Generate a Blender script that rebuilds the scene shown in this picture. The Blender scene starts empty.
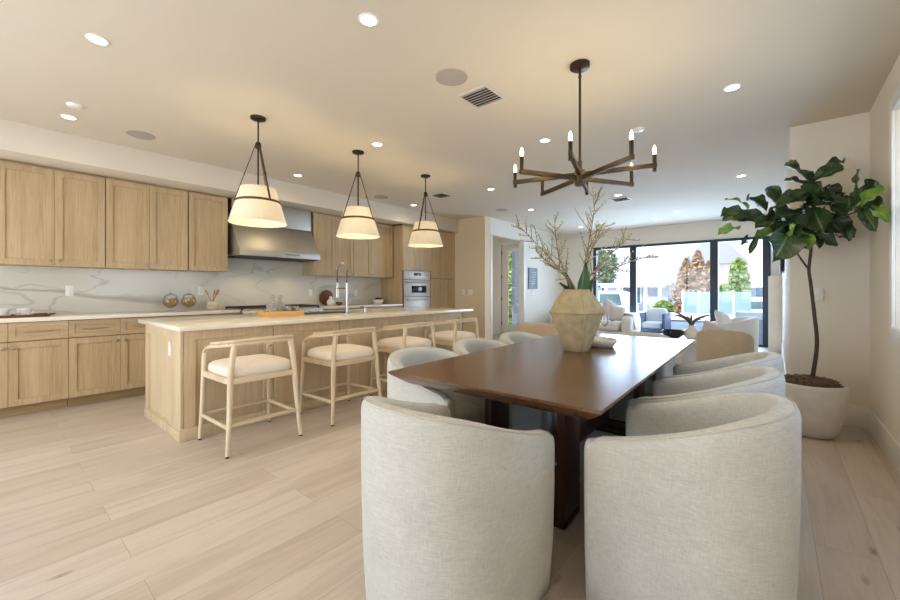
SKY, SUN, REAR, FRONT = 3.8, 8.0, 72.0, 240.0
EXPO, GAMMA = 0.05, 1.0
import bpy, bmesh, math, random
from mathutils import Vector, Matrix
random.seed(7)
scene = bpy.context.scene
C = bpy.context.collection
PI = math.pi
V = Vector
CEIL = 2.75

# ------------------------------------------------------------------ helpers
def thing(name, label, cat, loc=(0, 0, 0), rotz=0.0, group=None):
    o = bpy.data.objects.new(name, None)
    o.empty_display_size = 0.1
    C.objects.link(o)
    o.location = loc
    o.rotation_euler = (0, 0, rotz)
    tag(o, label, cat, group)
    return o

def tag(o, label=None, cat=None, group=None, kind=None):
    if label: o['label'] = label
    if cat: o['category'] = cat
    if group: o['group'] = group
    if kind: o['kind'] = kind
    return o

def dup(root, loc=None, rotz=None, label=None, group=None, parent=None):
    r = root.copy(); C.objects.link(r)
    if parent is not None: r.parent = parent
    if loc is not None: r.location = loc
    if rotz is not None: r.rotation_euler = (0, 0, rotz)
    if label: r['label'] = label
    if group: r['group'] = group
    for ch in list(root.children):
        dup(ch, parent=r)
    return r

class MB:
    def __init__(self):
        self.bm = bmesh.new()
    def _grid_faces(self, rows, close_u=False, close_v=False, flip=False):
        n = len(rows); m = len(rows[0])
        for i in range(n if close_u else n - 1):
            for j in range(m if close_v else m - 1):
                a, b = rows[i][j], rows[(i + 1) % n][j]
                c, d = rows[(i + 1) % n][(j + 1) % m], rows[i][(j + 1) % m]
                vs = []
                for q in (a, b, c, d):
                    if q not in vs: vs.append(q)
                if len(vs) < 3: continue
                if flip: vs.reverse()
                try: self.bm.faces.new(vs)
                except ValueError: pass
    def grid(self, pts, close_u=False, close_v=False):
        rows = [[self.bm.verts.new(p) for p in r] for r in pts]
        self._grid_faces(rows, close_u, close_v)
        return rows
    def face(self, pts):
        return self.bm.faces.new([self.bm.verts.new(p) for p in pts])
    def box(self, x0, x1, y0, y1, z0, z1, bev=0.0, seg=2, mat=None):
        vs = [self.bm.verts.new((x, y, z)) for z in (z0, z1) for y in (y0, y1) for x in (x0, x1)]
        fs = [(0, 2, 3, 1), (4, 5, 7, 6), (0, 1, 5, 4), (2, 6, 7, 3), (0, 4, 6, 2), (1, 3, 7, 5)]
        faces = [self.bm.faces.new([vs[i] for i in f]) for f in fs]
        if mat is not None:
            for v in vs: v.co = mat @ v.co
        if bev > 0:
            es = list({e for f in faces for e in f.edges})
            bmesh.ops.bevel(self.bm, geom=es, offset=bev, segments=seg, affect='EDGES', profile=0.5)
        return self
    def obox(self, p0, p1, w, h, bev=0.0, up=(0, 0, 1), seg=1):
        """bar of section w x h from p0 to p1"""
        p0, p1 = V(p0), V(p1)
        d = p1 - p0; L = d.length; d.normalize()
        up = V(up)
        if abs(d.dot(up)) > 0.99: up = V((0, 1, 0))
        s = d.cross(up).normalized(); u = s.cross(d)
        M = Matrix((( s.x, d.x, u.x, p0.x), (s.y, d.y, u.y, p0.y), (s.z, d.z, u.z, p0.z), (0, 0, 0, 1)))
        return self.box(-w/2, w/2, 0, L, -h/2, h/2, bev, seg, M)
    def tube(self, pts, r, seg=8, closed=False, cap=True, squash=None):
        pts = [V(p) for p in pts]
        n = len(pts)
        rr = r if isinstance(r, (list, tuple)) else [r] * n
        rows = []; prev = None
        for i, p in enumerate(pts):
            if closed: t = pts[(i + 1) % n] - pts[i - 1]
            else: t = pts[min(i + 1, n - 1)] - pts[max(i - 1, 0)]
            t.normalize()
            if prev is None:
                a = V((0, 0, 1)) if abs(t.z) < 0.9 else V((1, 0, 0))
                s = t.cross(a).normalized()
            else:
                s = prev - t * prev.dot(t)
                s.normalize()
            prev = s; u = t.cross(s)
            sq = squash or 1.0
            rows.append([self.bm.verts.new(p + (s * math.cos(k * 2 * PI / seg) + u * math.sin(k * 2 * PI / seg) * sq) * rr[i]) for k in range(seg)])
        self._grid_faces(rows, closed, True, flip=True)
        if cap and not closed:
            self.bm.faces.new(rows[0]); self.bm.faces.new(list(reversed(rows[-1])))
        return self
    def cyl(self, p0, p1, r0, r1=None, seg=16):
        return self.tube([p0, p1], [r0, r0 if r1 is None else r1], seg)
    def lathe(self, prof, c=(0, 0, 0), seg=32, cap0=True, cap1=False, sx=1, sy=1):
        """prof: (r, z) list"""
        rows = []
        for r, z in prof:
            rows.append([self.bm.verts.new((c[0] + r * sx * math.cos(k * 2 * PI / seg), c[1] + r * sy * math.sin(k * 2 * PI / seg), c[2] + z)) for k in range(seg)])
        self._grid_faces(rows, False, True, flip=True)
        if cap0: self.bm.faces.new(list(reversed(rows[0])))
        if cap1: self.bm.faces.new(rows[-1])
        return self
    def sphere(self, c, r, seg=10, rings=6, scale=(1, 1, 1), mat=None):
        M = Matrix.Translation(c) @ (mat or Matrix()) @ Matrix.Diagonal((*scale, 1))
        bmesh.ops.create_uvsphere(self.bm, u_segments=seg, v_segments=rings, radius=r, matrix=M)
        return self
    def ico(self, c, r, sub=1, scale=(1, 1, 1), mat=None):
        M = Matrix.Translation(c) @ (mat or Matrix()) @ Matrix.Diagonal((*scale, 1))
        bmesh.ops.create_icosphere(self.bm, subdivisions=sub, radius=r, matrix=M)
        return self
    def prism(self, poly, a0, a1, axis='y', bev=0.0):
        """extrude a polygon; axis y: poly is (x,z); axis x: poly is (y,z); axis z: poly is (x,y)"""
        def P(p, a):
            return {'y': (p[0], a, p[1]), 'x': (a, p[0], p[1]), 'z': (p[0], p[1], a)}[axis]
        A = [self.bm.verts.new(P(p, a0)) for p in poly]
        B = [self.bm.verts.new(P(p, a1)) for p in poly]
        n = len(poly); fs = []
        fs.append(self.bm.faces.new(A)); fs.append(self.bm.faces.new(list(reversed(B))))
        for i in range(n):
            fs.append(self.bm.faces.new([A[(i + 1) % n], A[i], B[i], B[(i + 1) % n]]))
        if bev > 0:
            es = list({e for f in fs for e in f.edges})
            bmesh.ops.bevel(self.bm, geom=es, offset=bev, segments=2, affect='EDGES', profile=0.5)
        return self
    def shaker(self, o, u, v, n, w, h, t=0.02, stile=0.06, rec=0.008, gap=0.0015):
        """framed panel: o = lower corner on the back plane, u,v in-plane unit vectors, n outward normal"""
        o, u, v, n = V(o), V(u), V(v), V(n)
        def ring(i, dz):
            return [o + u * i + v * i + n * dz, o + u * (w - i) + v * i + n * dz, o + u * (w - i) + v * (h - i) + n * dz, o + u * i + v * (h - i) + n * dz]
        rs = [ring(gap, 0), ring(gap, t - 0.001), ring(gap + 0.001, t), ring(stile, t), ring(stile + 0.003, t - rec), ]
        rows = [[self.bm.verts.new(p) for p in r] for r in rs]
        for i in range(len(rows) - 1):
            for j in range(4):
                self.bm.faces.new([rows[i][j], rows[i][(j + 1) % 4], rows[i + 1][(j + 1) % 4], rows[i + 1][j]])
        self.bm.faces.new(rows[-1]); self.bm.faces.new(list(reversed(rows[0])))
        return self
    def build(self, name, mat, parent=None, smooth=40, loc=None, subsurf=0, kind=None):
        bm = self.bm
        bmesh.ops.recalc_face_normals(bm, faces=bm.faces)
        me = bpy.data.meshes.new(name)
        bm.to_mesh(me); bm.free()
        if smooth:
            me.shade_smooth()
            if smooth < 180: me.set_sharp_from_angle(angle=math.radians(smooth))
        for m in (mat if isinstance(mat, (list, tuple)) else [mat]): me.materials.append(m)
        o = bpy.data.objects.new(name, me)
        C.objects.link(o)
        if parent is not None: o.parent = parent
        if loc is not None: o.location = loc
        if subsurf:
            md = o.modifiers.new('smooth', 'SUBSURF'); md.levels = subsurf; md.render_levels = subsurf
        if kind: o['kind'] = kind
        return o

def struct(name, mb, mat, parent=None, smooth=30):
    o = mb.build(name, mat, parent, smooth)
    if parent is None: o['kind'] = 'structure'
    return o

def sgroup(name):
    o = bpy.data.objects.new(name, None); C.objects.link(o); o['kind'] = 'structure'
    return o

def bez(p0, p1, p2, n=10):
    p0, p1, p2 = V(p0), V(p1), V(p2)
    return [p0 * (1 - t) ** 2 + p1 * 2 * t * (1 - t) + p2 * t * t for t in [i / n for i in range(n + 1)]]

def smoothpts(pts, n=6):
    """Catmull-Rom through pts"""
    P = [V(p) for p in pts]
    Q = [P[0] * 2 - P[1]] + P + [P[-1] * 2 - P[-2]]
    out = []
    for i in range(1, len(Q) - 2):
        a, b, c, d = Q[i - 1], Q[i], Q[i + 1], Q[i + 2]
        for k in range(n):
            t = k / n
            out.append(0.5 * ((2 * b) + (c - a) * t + (2 * a - 5 * b + 4 * c - d) * t * t + (3 * b - a - 3 * c + d) * t ** 3))
    out.append(P[-1])
    return out

# ------------------------------------------------------------------ materials
def s2l(c):
    return tuple(((x / 12.92) if x <= 0.04045 else ((x + 0.055) / 1.055) ** 2.4) for x in c)
def rgb(r, g, b):
    return (*s2l((r / 255, g / 255, b / 255)), 1)

class NT:
    def __init__(self, name):
        self.m = bpy.data.materials.new(name); self.m.use_nodes = True
        self.nt = self.m.node_tree; self.nt.nodes.clear()
        self.out = self.nt.nodes.new('ShaderNodeOutputMaterial')
        self.bsdf = self.n('ShaderNodeBsdfPrincipled')
        self.l(self.bsdf.outputs[0], self.out.inputs['Surface'])
    def n(self, t, **kw):
        x = self.nt.nodes.new(t)
        for k, v in kw.items(): setattr(x, k, v)
        return x
    def l(self, a, b): self.nt.links.new(a, b)
    def set(self, node, **kw):
        for k, v in kw.items():
            node.inputs[k.replace('_', ' ')].default_value = v
    def coord(self, scale=(1, 1, 1), kind='Object', rnd=False, rot=(0, 0, 0)):
        tc = self.n('ShaderNodeTexCoord'); mp = self.n('ShaderNodeMapping')
        mp.inputs['Scale'].default_value = scale; mp.inputs['Rotation'].default_value = rot
        src = tc.outputs[kind]
        if rnd:
            oi = self.n('ShaderNodeObjectInfo'); ad = self.n('ShaderNodeVectorMath', operation='ADD')
            mu = self.n('ShaderNodeVectorMath', operation='SCALE'); mu.inputs[0].default_value = (3.7, 5.1, 2.3)
            self.l(oi.outputs['Random'], mu.inputs['Scale'])
            self.l(src, ad.inputs[0]); self.l(mu.outputs[0], ad.inputs[1]); src = ad.outputs[0]
        self.l(src, mp.inputs['Vector'])
        return mp.outputs[0]
    def noise(self, vec, scale=5, detail=4, rough=0.5, dist=0.0):
        x = self.n('ShaderNodeTexNoise'); self.l(vec, x.inputs['Vector'])
        x.inputs['Scale'].default_value = scale; x.inputs['Detail'].default_value = detail
        x.inputs['Roughness'].default_value = rough; x.inputs['Distortion'].default_value = dist
        return x.outputs['Fac']
    def ramp(self, fac, stops):
        r = self.n('ShaderNodeValToRGB'); self.l(fac, r.inputs[0])
        e = r.color_ramp.elements
        while len(e) < len(stops): e.new(0.5)
        for i, (p, c) in enumerate(stops):
            e[i].position = p; e[i].color = c if len(c) == 4 else (*c, 1)
        return r.outputs[0]
    def mix(self, fac, a, b, mode='MIX'):
        x = self.n('ShaderNodeMix', data_type='RGBA', blend_type=mode)
        for s, v in ((x.inputs[0], fac), (x.inputs[6], a), (x.inputs[7], b)):
            if hasattr(v, 'is_output') or isinstance(v, bpy.types.NodeSocket): self.l(v, s)
            else: s.default_value = v
        return x.outputs[2]
    def math(self, op, a, b=0.0, c=None):
        x = self.n('ShaderNodeMath', operation=op)
        for i, v in enumerate((a, b) if c is None else (a, b, c)):
            if isinstance(v, bpy.types.NodeSocket): self.l(v, x.inputs[i])
            else: x.inputs[i].default_value = v
        return x.outputs[0]
    def bump(self, h, strength=0.2, dist=0.01):
        b = self.n('ShaderNodeBump'); b.inputs['Strength'].default_value = strength; b.inputs['Distance'].default_value = dist
        self.l(h, b.inputs['Height']); self.l(b.outputs[0], self.bsdf.inputs['Normal'])
    def color(self, c):
        if isinstance(c, bpy.types.NodeSocket): self.l(c, self.bsdf.inputs['Base Color'])
        else: self.bsdf.inputs['Base Color'].default_value = c
    def rough(self, r):
        if isinstance(r, bpy.types.NodeSocket): self.l(r, self.bsdf.inputs['Roughness'])
        else: self.bsdf.inputs['Roughness'].default_value = r

def plain(name, c, rough=0.6, metal=0.0, var=0.05, scale=6, bump=0.0, spec=None):
    m = NT(name)
    v = m.coord()
    n = m.noise(v, scale, 3)
    d = tuple(max(0, x * (1 - var)) for x in c[:3]) + (1,)
    l = tuple(min(1, x * (1 + var)) for x in c[:3]) + (1,)
    m.color(m.ramp(n, [(0.3, d), (0.7, l)])); m.rough(rough)
    m.bsdf.inputs['Metallic'].default_value = metal
    if spec is not None: m.bsdf.inputs['Specular IOR Level'].default_value = spec
    if bump: m.bump(m.noise(v, scale * 20, 2), bump, 0.003)
    return m.m

def wood(name, c1, c2, axis='z', fine=90, rough=0.5, cathedral=0.5, rnd=True):
    m = NT(name)
    sc = {'z': (1, 1, 0.04), 'y': (1, 0.04, 1), 'x': (0.04, 1, 1)}[axis]
    v = m.coord(sc, rnd=rnd)
    n1 = m.noise(v, fine, 3, 0.6)
    n2 = m.noise(v, fine * 0.1, 4, 0.6, 0.6)
    f = m.math('MULTIPLY_ADD', n2, cathedral, m.math('MULTIPLY', n1, 1 - cathedral))
    m.color(m.ramp(f, [(0.32, c2), (0.62, c1)])); m.rough(rough)
    m.bump(n1, 0.12, 0.001)
    return m.m

def marble(name, base, vein, scale=1.0, width=0.035, rough=0.15, amount=1.0):
    m = NT(name)
    v = m.coord((scale, scale * 0.5, scale * 1.25), rot=(-0.62, 0.1, 0.0))
    w = m.n('ShaderNodeTexNoise'); m.l(v, w.inputs['Vector']); w.inputs['Scale'].default_value = 2.2; w.inputs['Detail'].default_value = 6
    ad = m.n('ShaderNodeVectorMath', operation='MULTIPLY_ADD')
    m.l(w.outputs['Color'], ad.inputs[0]); ad.inputs[1].default_value = (0.35, 0.35, 0.35); m.l(v, ad.inputs[2])
    def veinf(sc, wd, off):
        mp = m.n('ShaderNodeMapping'); m.l(ad.outputs[0], mp.inputs['Vector']); mp.inputs['Location'].default_value = (off, off * 2, off)
        n = m.noise(mp.outputs[0], sc, 1.5, 0.4)
        a = m.math('ABSOLUTE', m.math('SUBTRACT', n, 0.5))
        return m.math('SUBTRACT', 1.0, m.math('MINIMUM', m.math('DIVIDE', a, wd), 1.0))
    big = veinf(1.25, width, 0.0); small = veinf(2.6, width * 0.4, 3.1)
    mask = m.noise(v, 1.6, 2)
    mk = m.math('MINIMUM', m.math('MULTIPLY', m.math('MAXIMUM', m.math('SUBTRACT', mask, 0.40), 0.0), 7.0), 1.0)
    f = m.math('MULTIPLY', m.math('MAXIMUM', m.math('MULTIPLY', m.math('POWER', big, 0.7), 0.8), m.math('MULTIPLY', small, 0.5)), mk)
    cl = m.noise(v, 2.0, 5)
    b2 = m.ramp(cl, [(0.3, tuple(x * 0.93 for x in base[:3]) + (1,)), (0.7, base)])
    m.color(m.mix(m.math('MULTIPLY', f, amount), b2, vein)); m.rough(rough)
    return m.m

def linen(name, c1, c2, sc=1.0):
    m = NT(name)
    v = m.coord((30 * sc, 30 * sc, 420 * sc)); h = m.noise(v, 1.0, 3, 0.65)
    v2 = m.coord((420 * sc, 420 * sc, 34 * sc)); w = m.noise(v2, 1.0, 2, 0.6)
    v3 = m.coord(); big = m.noise(v3, 7, 3)
    f = m.math('ADD', m.math('MULTIPLY', h, 0.5), m.math('ADD', m.math('MULTIPLY', w, 0.32), m.math('MULTIPLY', big, 0.18)))
    m.color(m.ramp(f, [(0.34, c2), (0.64, c1)])); m.rough(0.95)
    m.bsdf.inputs['Sheen Weight'].default_value = 0.15
    m.bsdf.inputs['Specular IOR Level'].default_value = 0.15
    m.bump(m.math('ADD', h, w), 0.25, 0.002)
    return m.m

def emit(name, c, s):
    m = NT(name); e = m.n('ShaderNodeEmission'); e.inputs[0].default_value = c; e.inputs[1].default_value = s
    m.l(e.outputs[0], m.out.inputs['Surface']); return m.m

def pane(name, tint=(0.96, 0.98, 1, 1), gloss=0.06):
    m = NT(name)
    t = m.n('ShaderNodeBsdfTransparent'); t.inputs[0].default_value = tint
    g = m.n('ShaderNodeBsdfGlossy'); g.inputs['Roughness'].default_value = 0.02
    fr = m.n('ShaderNodeLayerWeight'); fr.inputs[0].default_value = 0.25
    mx = m.n('ShaderNodeMixShader')
    f = m.math('ADD', m.math('MULTIPLY', fr.outputs['Fresnel'], 0.5), gloss * 0.3)
    m.l(f, mx.inputs[0]); m.l(t.outputs[0], mx.inputs[1]); m.l(g.outputs[0], mx.inputs[2])
    m.l(mx.outputs[0], m.out.inputs['Surface'])
    return m.m

def cutglass(name):
    m = NT(name)
    t = m.n('ShaderNodeBsdfTransparent'); t.inputs[0].default_value = (0.86, 0.87, 0.85, 1)
    g = m.n('ShaderNodeBsdfGlossy'); g.inputs['Roughness'].default_value = 0.08
    d = m.n('ShaderNodeBsdfDiffuse'); v = m.coord((90, 90, 30)); n = m.noise(v, 1.0, 2)
    m.l(m.ramp(n, [(0.4, rgb(120, 112, 98)), (0.6, rgb(232, 226, 212))]), d.inputs[0])
    a = m.n('ShaderNodeMixShader'); a.inputs[0].default_value = 0.4; m.l(t.outputs[0], a.inputs[1]); m.l(d.outputs[0], a.inputs[2])
    b = m.n('ShaderNodeMixShader'); b.inputs[0].default_value = 0.2; m.l(a.outputs[0], b.inputs[1]); m.l(g.outputs[0], b.inputs[2])
    m.l(b.outputs[0], m.out.inputs['Surface'])
    return m.m

def shade_mat(name):
    m = NT(name)
    d = m.n('ShaderNodeBsdfDiffuse'); t = m.n('ShaderNodeBsdfTranslucent')
    v = m.coord((60, 60, 4)); n = m.noise(v, 1.0, 2)
    col = m.ramp(n, [(0.3, rgb(246, 240, 226)), (0.7, rgb(251, 247, 236))])
    m.l(col, d.inputs[0]); m.l(col, t.inputs[0])
    mx = m.n('ShaderNodeMixShader'); mx.inputs[0].default_value = 0.5
    m.l(d.outputs[0], mx.inputs[1]); m.l(t.outputs[0], mx.inputs[2]); m.l(mx.outputs[0], m.out.inputs['Surface'])
    return m.m

def floor_mat():
    m = NT('oak_plank_floor')
    tc = m.n('ShaderNodeTexCoord'); mp = m.n('ShaderNodeMapping'); m.l(tc.outputs['Object'], mp.inputs['Vector'])
    mp.inputs['Rotation'].default_value = (0, 0, PI / 2); mp.inputs['Location'].default_value = (0.43, 0.07, 0)
    def brick(c1, c2, mo, seedoff):
        b = m.n('ShaderNodeTexBrick'); m.l(mp.outputs[0], b.inputs['Vector'])
        b.offset = 0.37; b.offset_frequency = 2; b.squash = 1.0
        b.inputs['Scale'].default_value = 1.0; b.inputs['Mortar Size'].default_value = 0.0012
        b.inputs['Mortar Smooth'].default_value = 0.3; b.inputs['Brick Width'].default_value = 2.1; b.inputs['Row Height'].default_value = 0.215
        b.inputs['Color1'].default_value = c1; b.inputs['Color2'].default_value = c2; b.inputs['Mortar'].default_value = mo
        b.inputs['Bias'].default_value = 0.0
        return b
    b = brick((0, 0, 0, 1), (1, 1, 1, 1), (0.5, 0.5, 0.5, 1), 0)
    sep = m.n('ShaderNodeSeparateColor'); m.l(b.outputs['Color'], sep.inputs[0])
    rnd = sep.outputs[0]
    # grain, shifted per plank
    cmb = m.n('ShaderNodeCombineXYZ'); m.l(m.math('MULTIPLY', rnd, 17.0), cmb.inputs[0]); m.l(m.math('MULTIPLY', rnd, 9.0), cmb.inputs[1])
    ad = m.n('ShaderNodeVectorMath', operation='ADD'); m.l(mp.outputs[0], ad.inputs[0]); m.l(cmb.outputs[0], ad.inputs[1])
    def st(sx, sy):
        k = m.n('ShaderNodeMapping'); m.l(ad.outputs[0], k.inputs['Vector']); k.inputs['Scale'].default_value = (sx, sy, 1); return k.outputs[0]
    g1 = m.noise(st(2.5, 90), 1.0, 3, 0.6)
    g2 = m.noise(st(1.1, 9), 1.0, 5, 0.6, 1.4)
    g3 = m.noise(st(0.8, 1.6), 1.0, 2)
    base = m.ramp(rnd, [(0.0, FLOOR[0]), (0.35, FLOOR[1]), (0.7, FLOOR[2]), (1.0, FLOOR[3])])
    c = m.mix(m.ramp(g1, [(0.35, (0.16, 0.16, 0.16, 1)), (0.65, (0, 0, 0, 1))]), base, FLOOR[4])
    c = m.mix(m.ramp(g2, [(0.34, (0.34, 0.34, 0.34, 1)), (0.54, (0, 0, 0, 1))]), c, FLOOR[4])
    # knots
    vo = m.n('ShaderNodeTexVoronoi'); m.l(st(1.0, 2.6), vo.inputs['Vector']); vo.inputs['Scale'].default_value = 1.35
    kn = m.ramp(vo.outputs['Distance'], [(0.0, (0.8, 0.8, 0.8, 1)), (0.03, (0.5, 0.5, 0.5, 1)), (0.07, (0, 0, 0, 1))])
    c = m.mix(kn, c, rgb(112, 92, 78))
    c = m.mix(m.math('MULTIPLY', b.outputs['Fac'], 0.6), c, rgb(120, 100, 82))
    m.color(c)
    m.rough(m.math('MULTIPLY_ADD', g3, 0.2, 0.34))
    m.bsdf.inputs['Specular IOR Level'].default_value = 0.4
    m.bump(m.math('SUBTRACT', m.math('MULTIPLY', g1, 0.15), b.outputs['Fac']), 0.25, 0.002)
    return m.m

FLOOR = [rgb(201, 185, 171), rgb(207, 192, 179), rgb(212, 199, 187), rgb(195, 178, 163), rgb(158, 140, 125)]
M = {}
M['floor'] = floor_mat()
M['wall'] = plain('wall_paint', rgb(234, 226, 212), 0.75, var=0.012, scale=2)
M['wall_warm_lit'] = plain('wall_paint_warm_lit', rgb(228, 208, 176), 0.75, var=0.012, scale=2)  # wall paint with the kitchen's warm light mixed into its colour
M['ceil'] = plain('ceiling_paint', rgb(218, 208, 190), 0.85, var=0.01, scale=2)
M['trim'] = plain('white_trim_paint', rgb(238, 234, 226), 0.4, var=0.01)
M['oak'] = wood('white_oak_veneer', rgb(197, 173, 135), rgb(169, 143, 105), 'z', 80, 0.45)
M['oak_h'] = wood('white_oak_horizontal', rgb(197, 173, 135), rgb(169, 143, 105), 'y', 80, 0.45)
M['oak_island'] = wood('pale_oak_island', rgb(212, 192, 158), rgb(190, 166, 130), 'z', 80, 0.45)
M['oak_dark'] = wood('oak_toe_kick', rgb(178, 148, 104), rgb(150, 120, 82), 'y', 60, 0.5)
M['gapdark'] = plain('cabinet_carcass', rgb(120, 96, 64), 0.7)
M['stool_wood'] = wood('bleached_stool_wood', rgb(226, 208, 178), rgb(190, 166, 130), 'z', 60, 0.5)
M['stool_rail'] = wood('bleached_bent_wood', rgb(226, 208, 178), rgb(194, 170, 134), 'y', 60, 0.5)
M['cushion'] = linen('cream_seat_linen', rgb(238, 228, 214), rgb(222, 208, 192), 1.5)
M['linen'] = linen('oatmeal_linen', rgb(211, 208, 199), rgb(175, 173, 164))
M['linen_in'] = M['linen']
M['piping'] = plain('linen_piping', rgb(196, 190, 178), 0.9)
M['walnut'] = wood('walnut_table', rgb(114, 80, 50), rgb(76, 50, 30), 'y', 50, 0.22, 0.6, rnd=False)
M['walnut_leg'] = wood('walnut_leg_wood', rgb(76, 42, 28), rgb(44, 22, 15), 'z', 50, 0.3, 0.6)
M['marble'] = marble('veined_marble', rgb(216, 212, 200), rgb(136, 130, 122), 1.0, 0.03, 0.15, 0.75)
M['quartz'] = marble('warm_quartz', rgb(236, 226, 208), rgb(206, 190, 162), 1.6, 0.03, 0.12, 0.4)
M['steel'] = plain('brushed_steel', rgb(196, 190, 180), 0.5, 1.0, 0.06, 3)
M['steel_dark'] = plain('dark_steel', rgb(90, 88, 86), 0.4, 1.0)
M['chrome'] = plain('polished_nickel', rgb(182, 176, 168), 0.2, 1.0)
M['knob'] = plain('nickel_knob', rgb(178, 166, 146), 0.3, 1.0)
M['iron'] = plain('cast_iron', rgb(28, 27, 26), 0.5)
M['bronze'] = plain('dark_bronze', rgb(58, 46, 36), 0.4, 0.7, 0.1)
M['bronze_gold'] = plain('antique_bronze', rgb(76, 64, 46), 0.38, 0.8, 0.12)
M['leather'] = plain('brown_leather_strap', rgb(84, 58, 38), 0.55)
M['black'] = plain('black_metal', rgb(28, 29, 32), 0.45)
M['blackglass'] = plain('black_glass', rgb(18, 20, 26), 0.08)
M['navyframe'] = plain('charcoal_aluminium', rgb(40, 48, 62), 0.4)
M['shade'] = shade_mat('pendant_shade_fabric')
M['glow'] = emit('downlight_lens', rgb(255, 238, 205), 14.0)
M['bulb'] = emit('candle_bulb_glow', rgb(255, 220, 160), 22.0)
M['glass'] = pane('window_glass')
M['glassware'] = pane('clear_glassware', (0.985, 0.99, 0.985, 1), 0.12)
M['cutglass'] = cutglass('cut_crystal')
M['speaker'] = plain('speaker_grille', rgb(176, 168, 156), 0.8, bump=0.3)
M['vent'] = plain('vent_metal', rgb(214, 208, 196), 0.5)
M['ventdark'] = plain('vent_shadow', rgb(60, 56, 52), 0.8)
M['plastic'] = plain('white_plastic', rgb(240, 238, 232), 0.35)
M['pot'] = plain('whitewashed_concrete', rgb(224, 219, 212), 0.8, 0, 0.07, 9, 0.3)
M['soil'] = plain('bark_mulch', rgb(124, 100, 78), 0.95, 0, 0.45, 40, 0.6)
M['bark'] = plain('fig_bark', rgb(78, 62, 48), 0.85, 0, 0.25, 30, 0.5)
M['ceramic'] = plain('stoneware_cream', rgb(172, 154, 116), 0.85, 0, 0.16, 16, 0.5)
M['dish'] = plain('pale_stoneware', rgb(206, 198, 178), 0.7, 0, 0.08, 20)
M['white_cer'] = plain('white_porcelain', rgb(240, 236, 228), 0.3)
M['traywood'] = wood('bamboo_tray', rgb(214, 168, 104), rgb(184, 134, 76), 'y', 60, 0.5)
M['darkwood'] = wood('dark_acacia', rgb(116, 74, 46), rgb(72, 42, 26), 'x', 40, 0.5)
M['spoonwood'] = wood('olive_spoon_wood', rgb(196, 160, 112), rgb(160, 120, 78), 'z', 50, 0.6)
M['pasta'] = plain('golden_pasta', rgb(206, 166, 92), 0.7, 0, 0.35, 60)
M['twig'] = plain('brown_twig', rgb(136, 112, 92), 0.85, 0, 0.2, 40)
M['bud'] = plain('pale_green_bud', rgb(178, 180, 136), 0.8, 0, 0.15, 30)
M['sofa'] = linen('ivory_boucle', rgb(236, 230, 222), rgb(216, 210, 202), 0.7)
M['tan_fabric'] = linen('tan_weave', rgb(208, 188, 164), rgb(182, 160, 136), 0.8)
M['tan_chair'] = linen('sand_weave', rgb(220, 204, 180), rgb(200, 182, 156), 0.8)
M['pillow'] = linen('pillow_linen', rgb(226, 214, 204), rgb(204, 190, 180), 1.0)
M['pillow_w'] = linen('white_pillow', rgb(240, 234, 226), rgb(222, 214, 204), 1.0)
M['sign'] = plain('slate_grey_panel', rgb(118, 126, 130), 0.5)
M['signtext'] = plain('pale_lettering', rgb(196, 200, 200), 0.6)
M['stone_white'] = plain('white_stone_top', rgb(238, 236, 232), 0.3)

def leaf_mat(name, c1, c2, rib):
    m = NT(name)
    uv = m.n('ShaderNodeUVMap'); sep = m.n('ShaderNodeSeparateXYZ'); m.l(uv.outputs[0], sep.inputs[0])
    x = m.math('ABSOLUTE', m.math('SUBTRACT', sep.outputs[0], 0.5))
    mid = m.math('LESS_THAN', x, 0.028)
    side = m.math('FRACT', m.math('MULTIPLY', m.math('SUBTRACT', sep.outputs[1], m.math('MULTIPLY', x, 0.55)), 7.0))
    sv = m.math('LESS_THAN', side, 0.09)
    f = m.math('MAXIMUM', mid, m.math('MULTIPLY', sv, 0.55))
    n = m.noise(m.coord(), 9, 3)
    m.color(m.mix(m.math('MULTIPLY', f, 0.65), m.ramp(n, [(0.3, c2), (0.7, c1)]), rib))
    m.rough(0.42)
    m.bump(m.math('MULTIPLY', f, -1.0), 0.35, 0.004)
    return m.m
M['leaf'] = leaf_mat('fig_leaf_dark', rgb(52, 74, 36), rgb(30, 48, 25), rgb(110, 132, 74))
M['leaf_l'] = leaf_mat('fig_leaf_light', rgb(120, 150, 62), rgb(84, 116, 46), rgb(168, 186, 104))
M['leaf_v'] = leaf_mat('broad_leaf', rgb(70, 104, 56), rgb(44, 74, 40), rgb(112, 140, 84))
# ------------------------------------------------------------------ room shell
YB, YE = -2.4, 10.5          # rear wall, living room window wall
XK = -6.1                    # kitchen wall
XL = -4.67                   # living room left wall
XR = 0.63                    # dining right wall
XP = 0.11                    # living room right wall
struct('floor', MB().box(-7.0, 1.0, YB - 0.2, YE + 0.05, -0.12, 0.0), M['floor'])
struct('ceiling', MB().box(-7.0, 1.0, YB - 0.2, YE + 0.2, CEIL, CEIL + 0.15), M['ceil'])
struct('wall_kitchen', MB().box(XK - 0.15, XK, YB, 6.75, 0, CEIL), M['wall'])
struct('wall_kitchen_end', MB().box(XK - 0.15, XL, 6.75, 6.95, 0, CEIL), M['wall_warm_lit'])
# soffit above the wall cabinets
struct('trim_1', MB().box(XK, -5.38, YB, 6.75, 2.475, CEIL, 0.003), M['ceil'])
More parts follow.
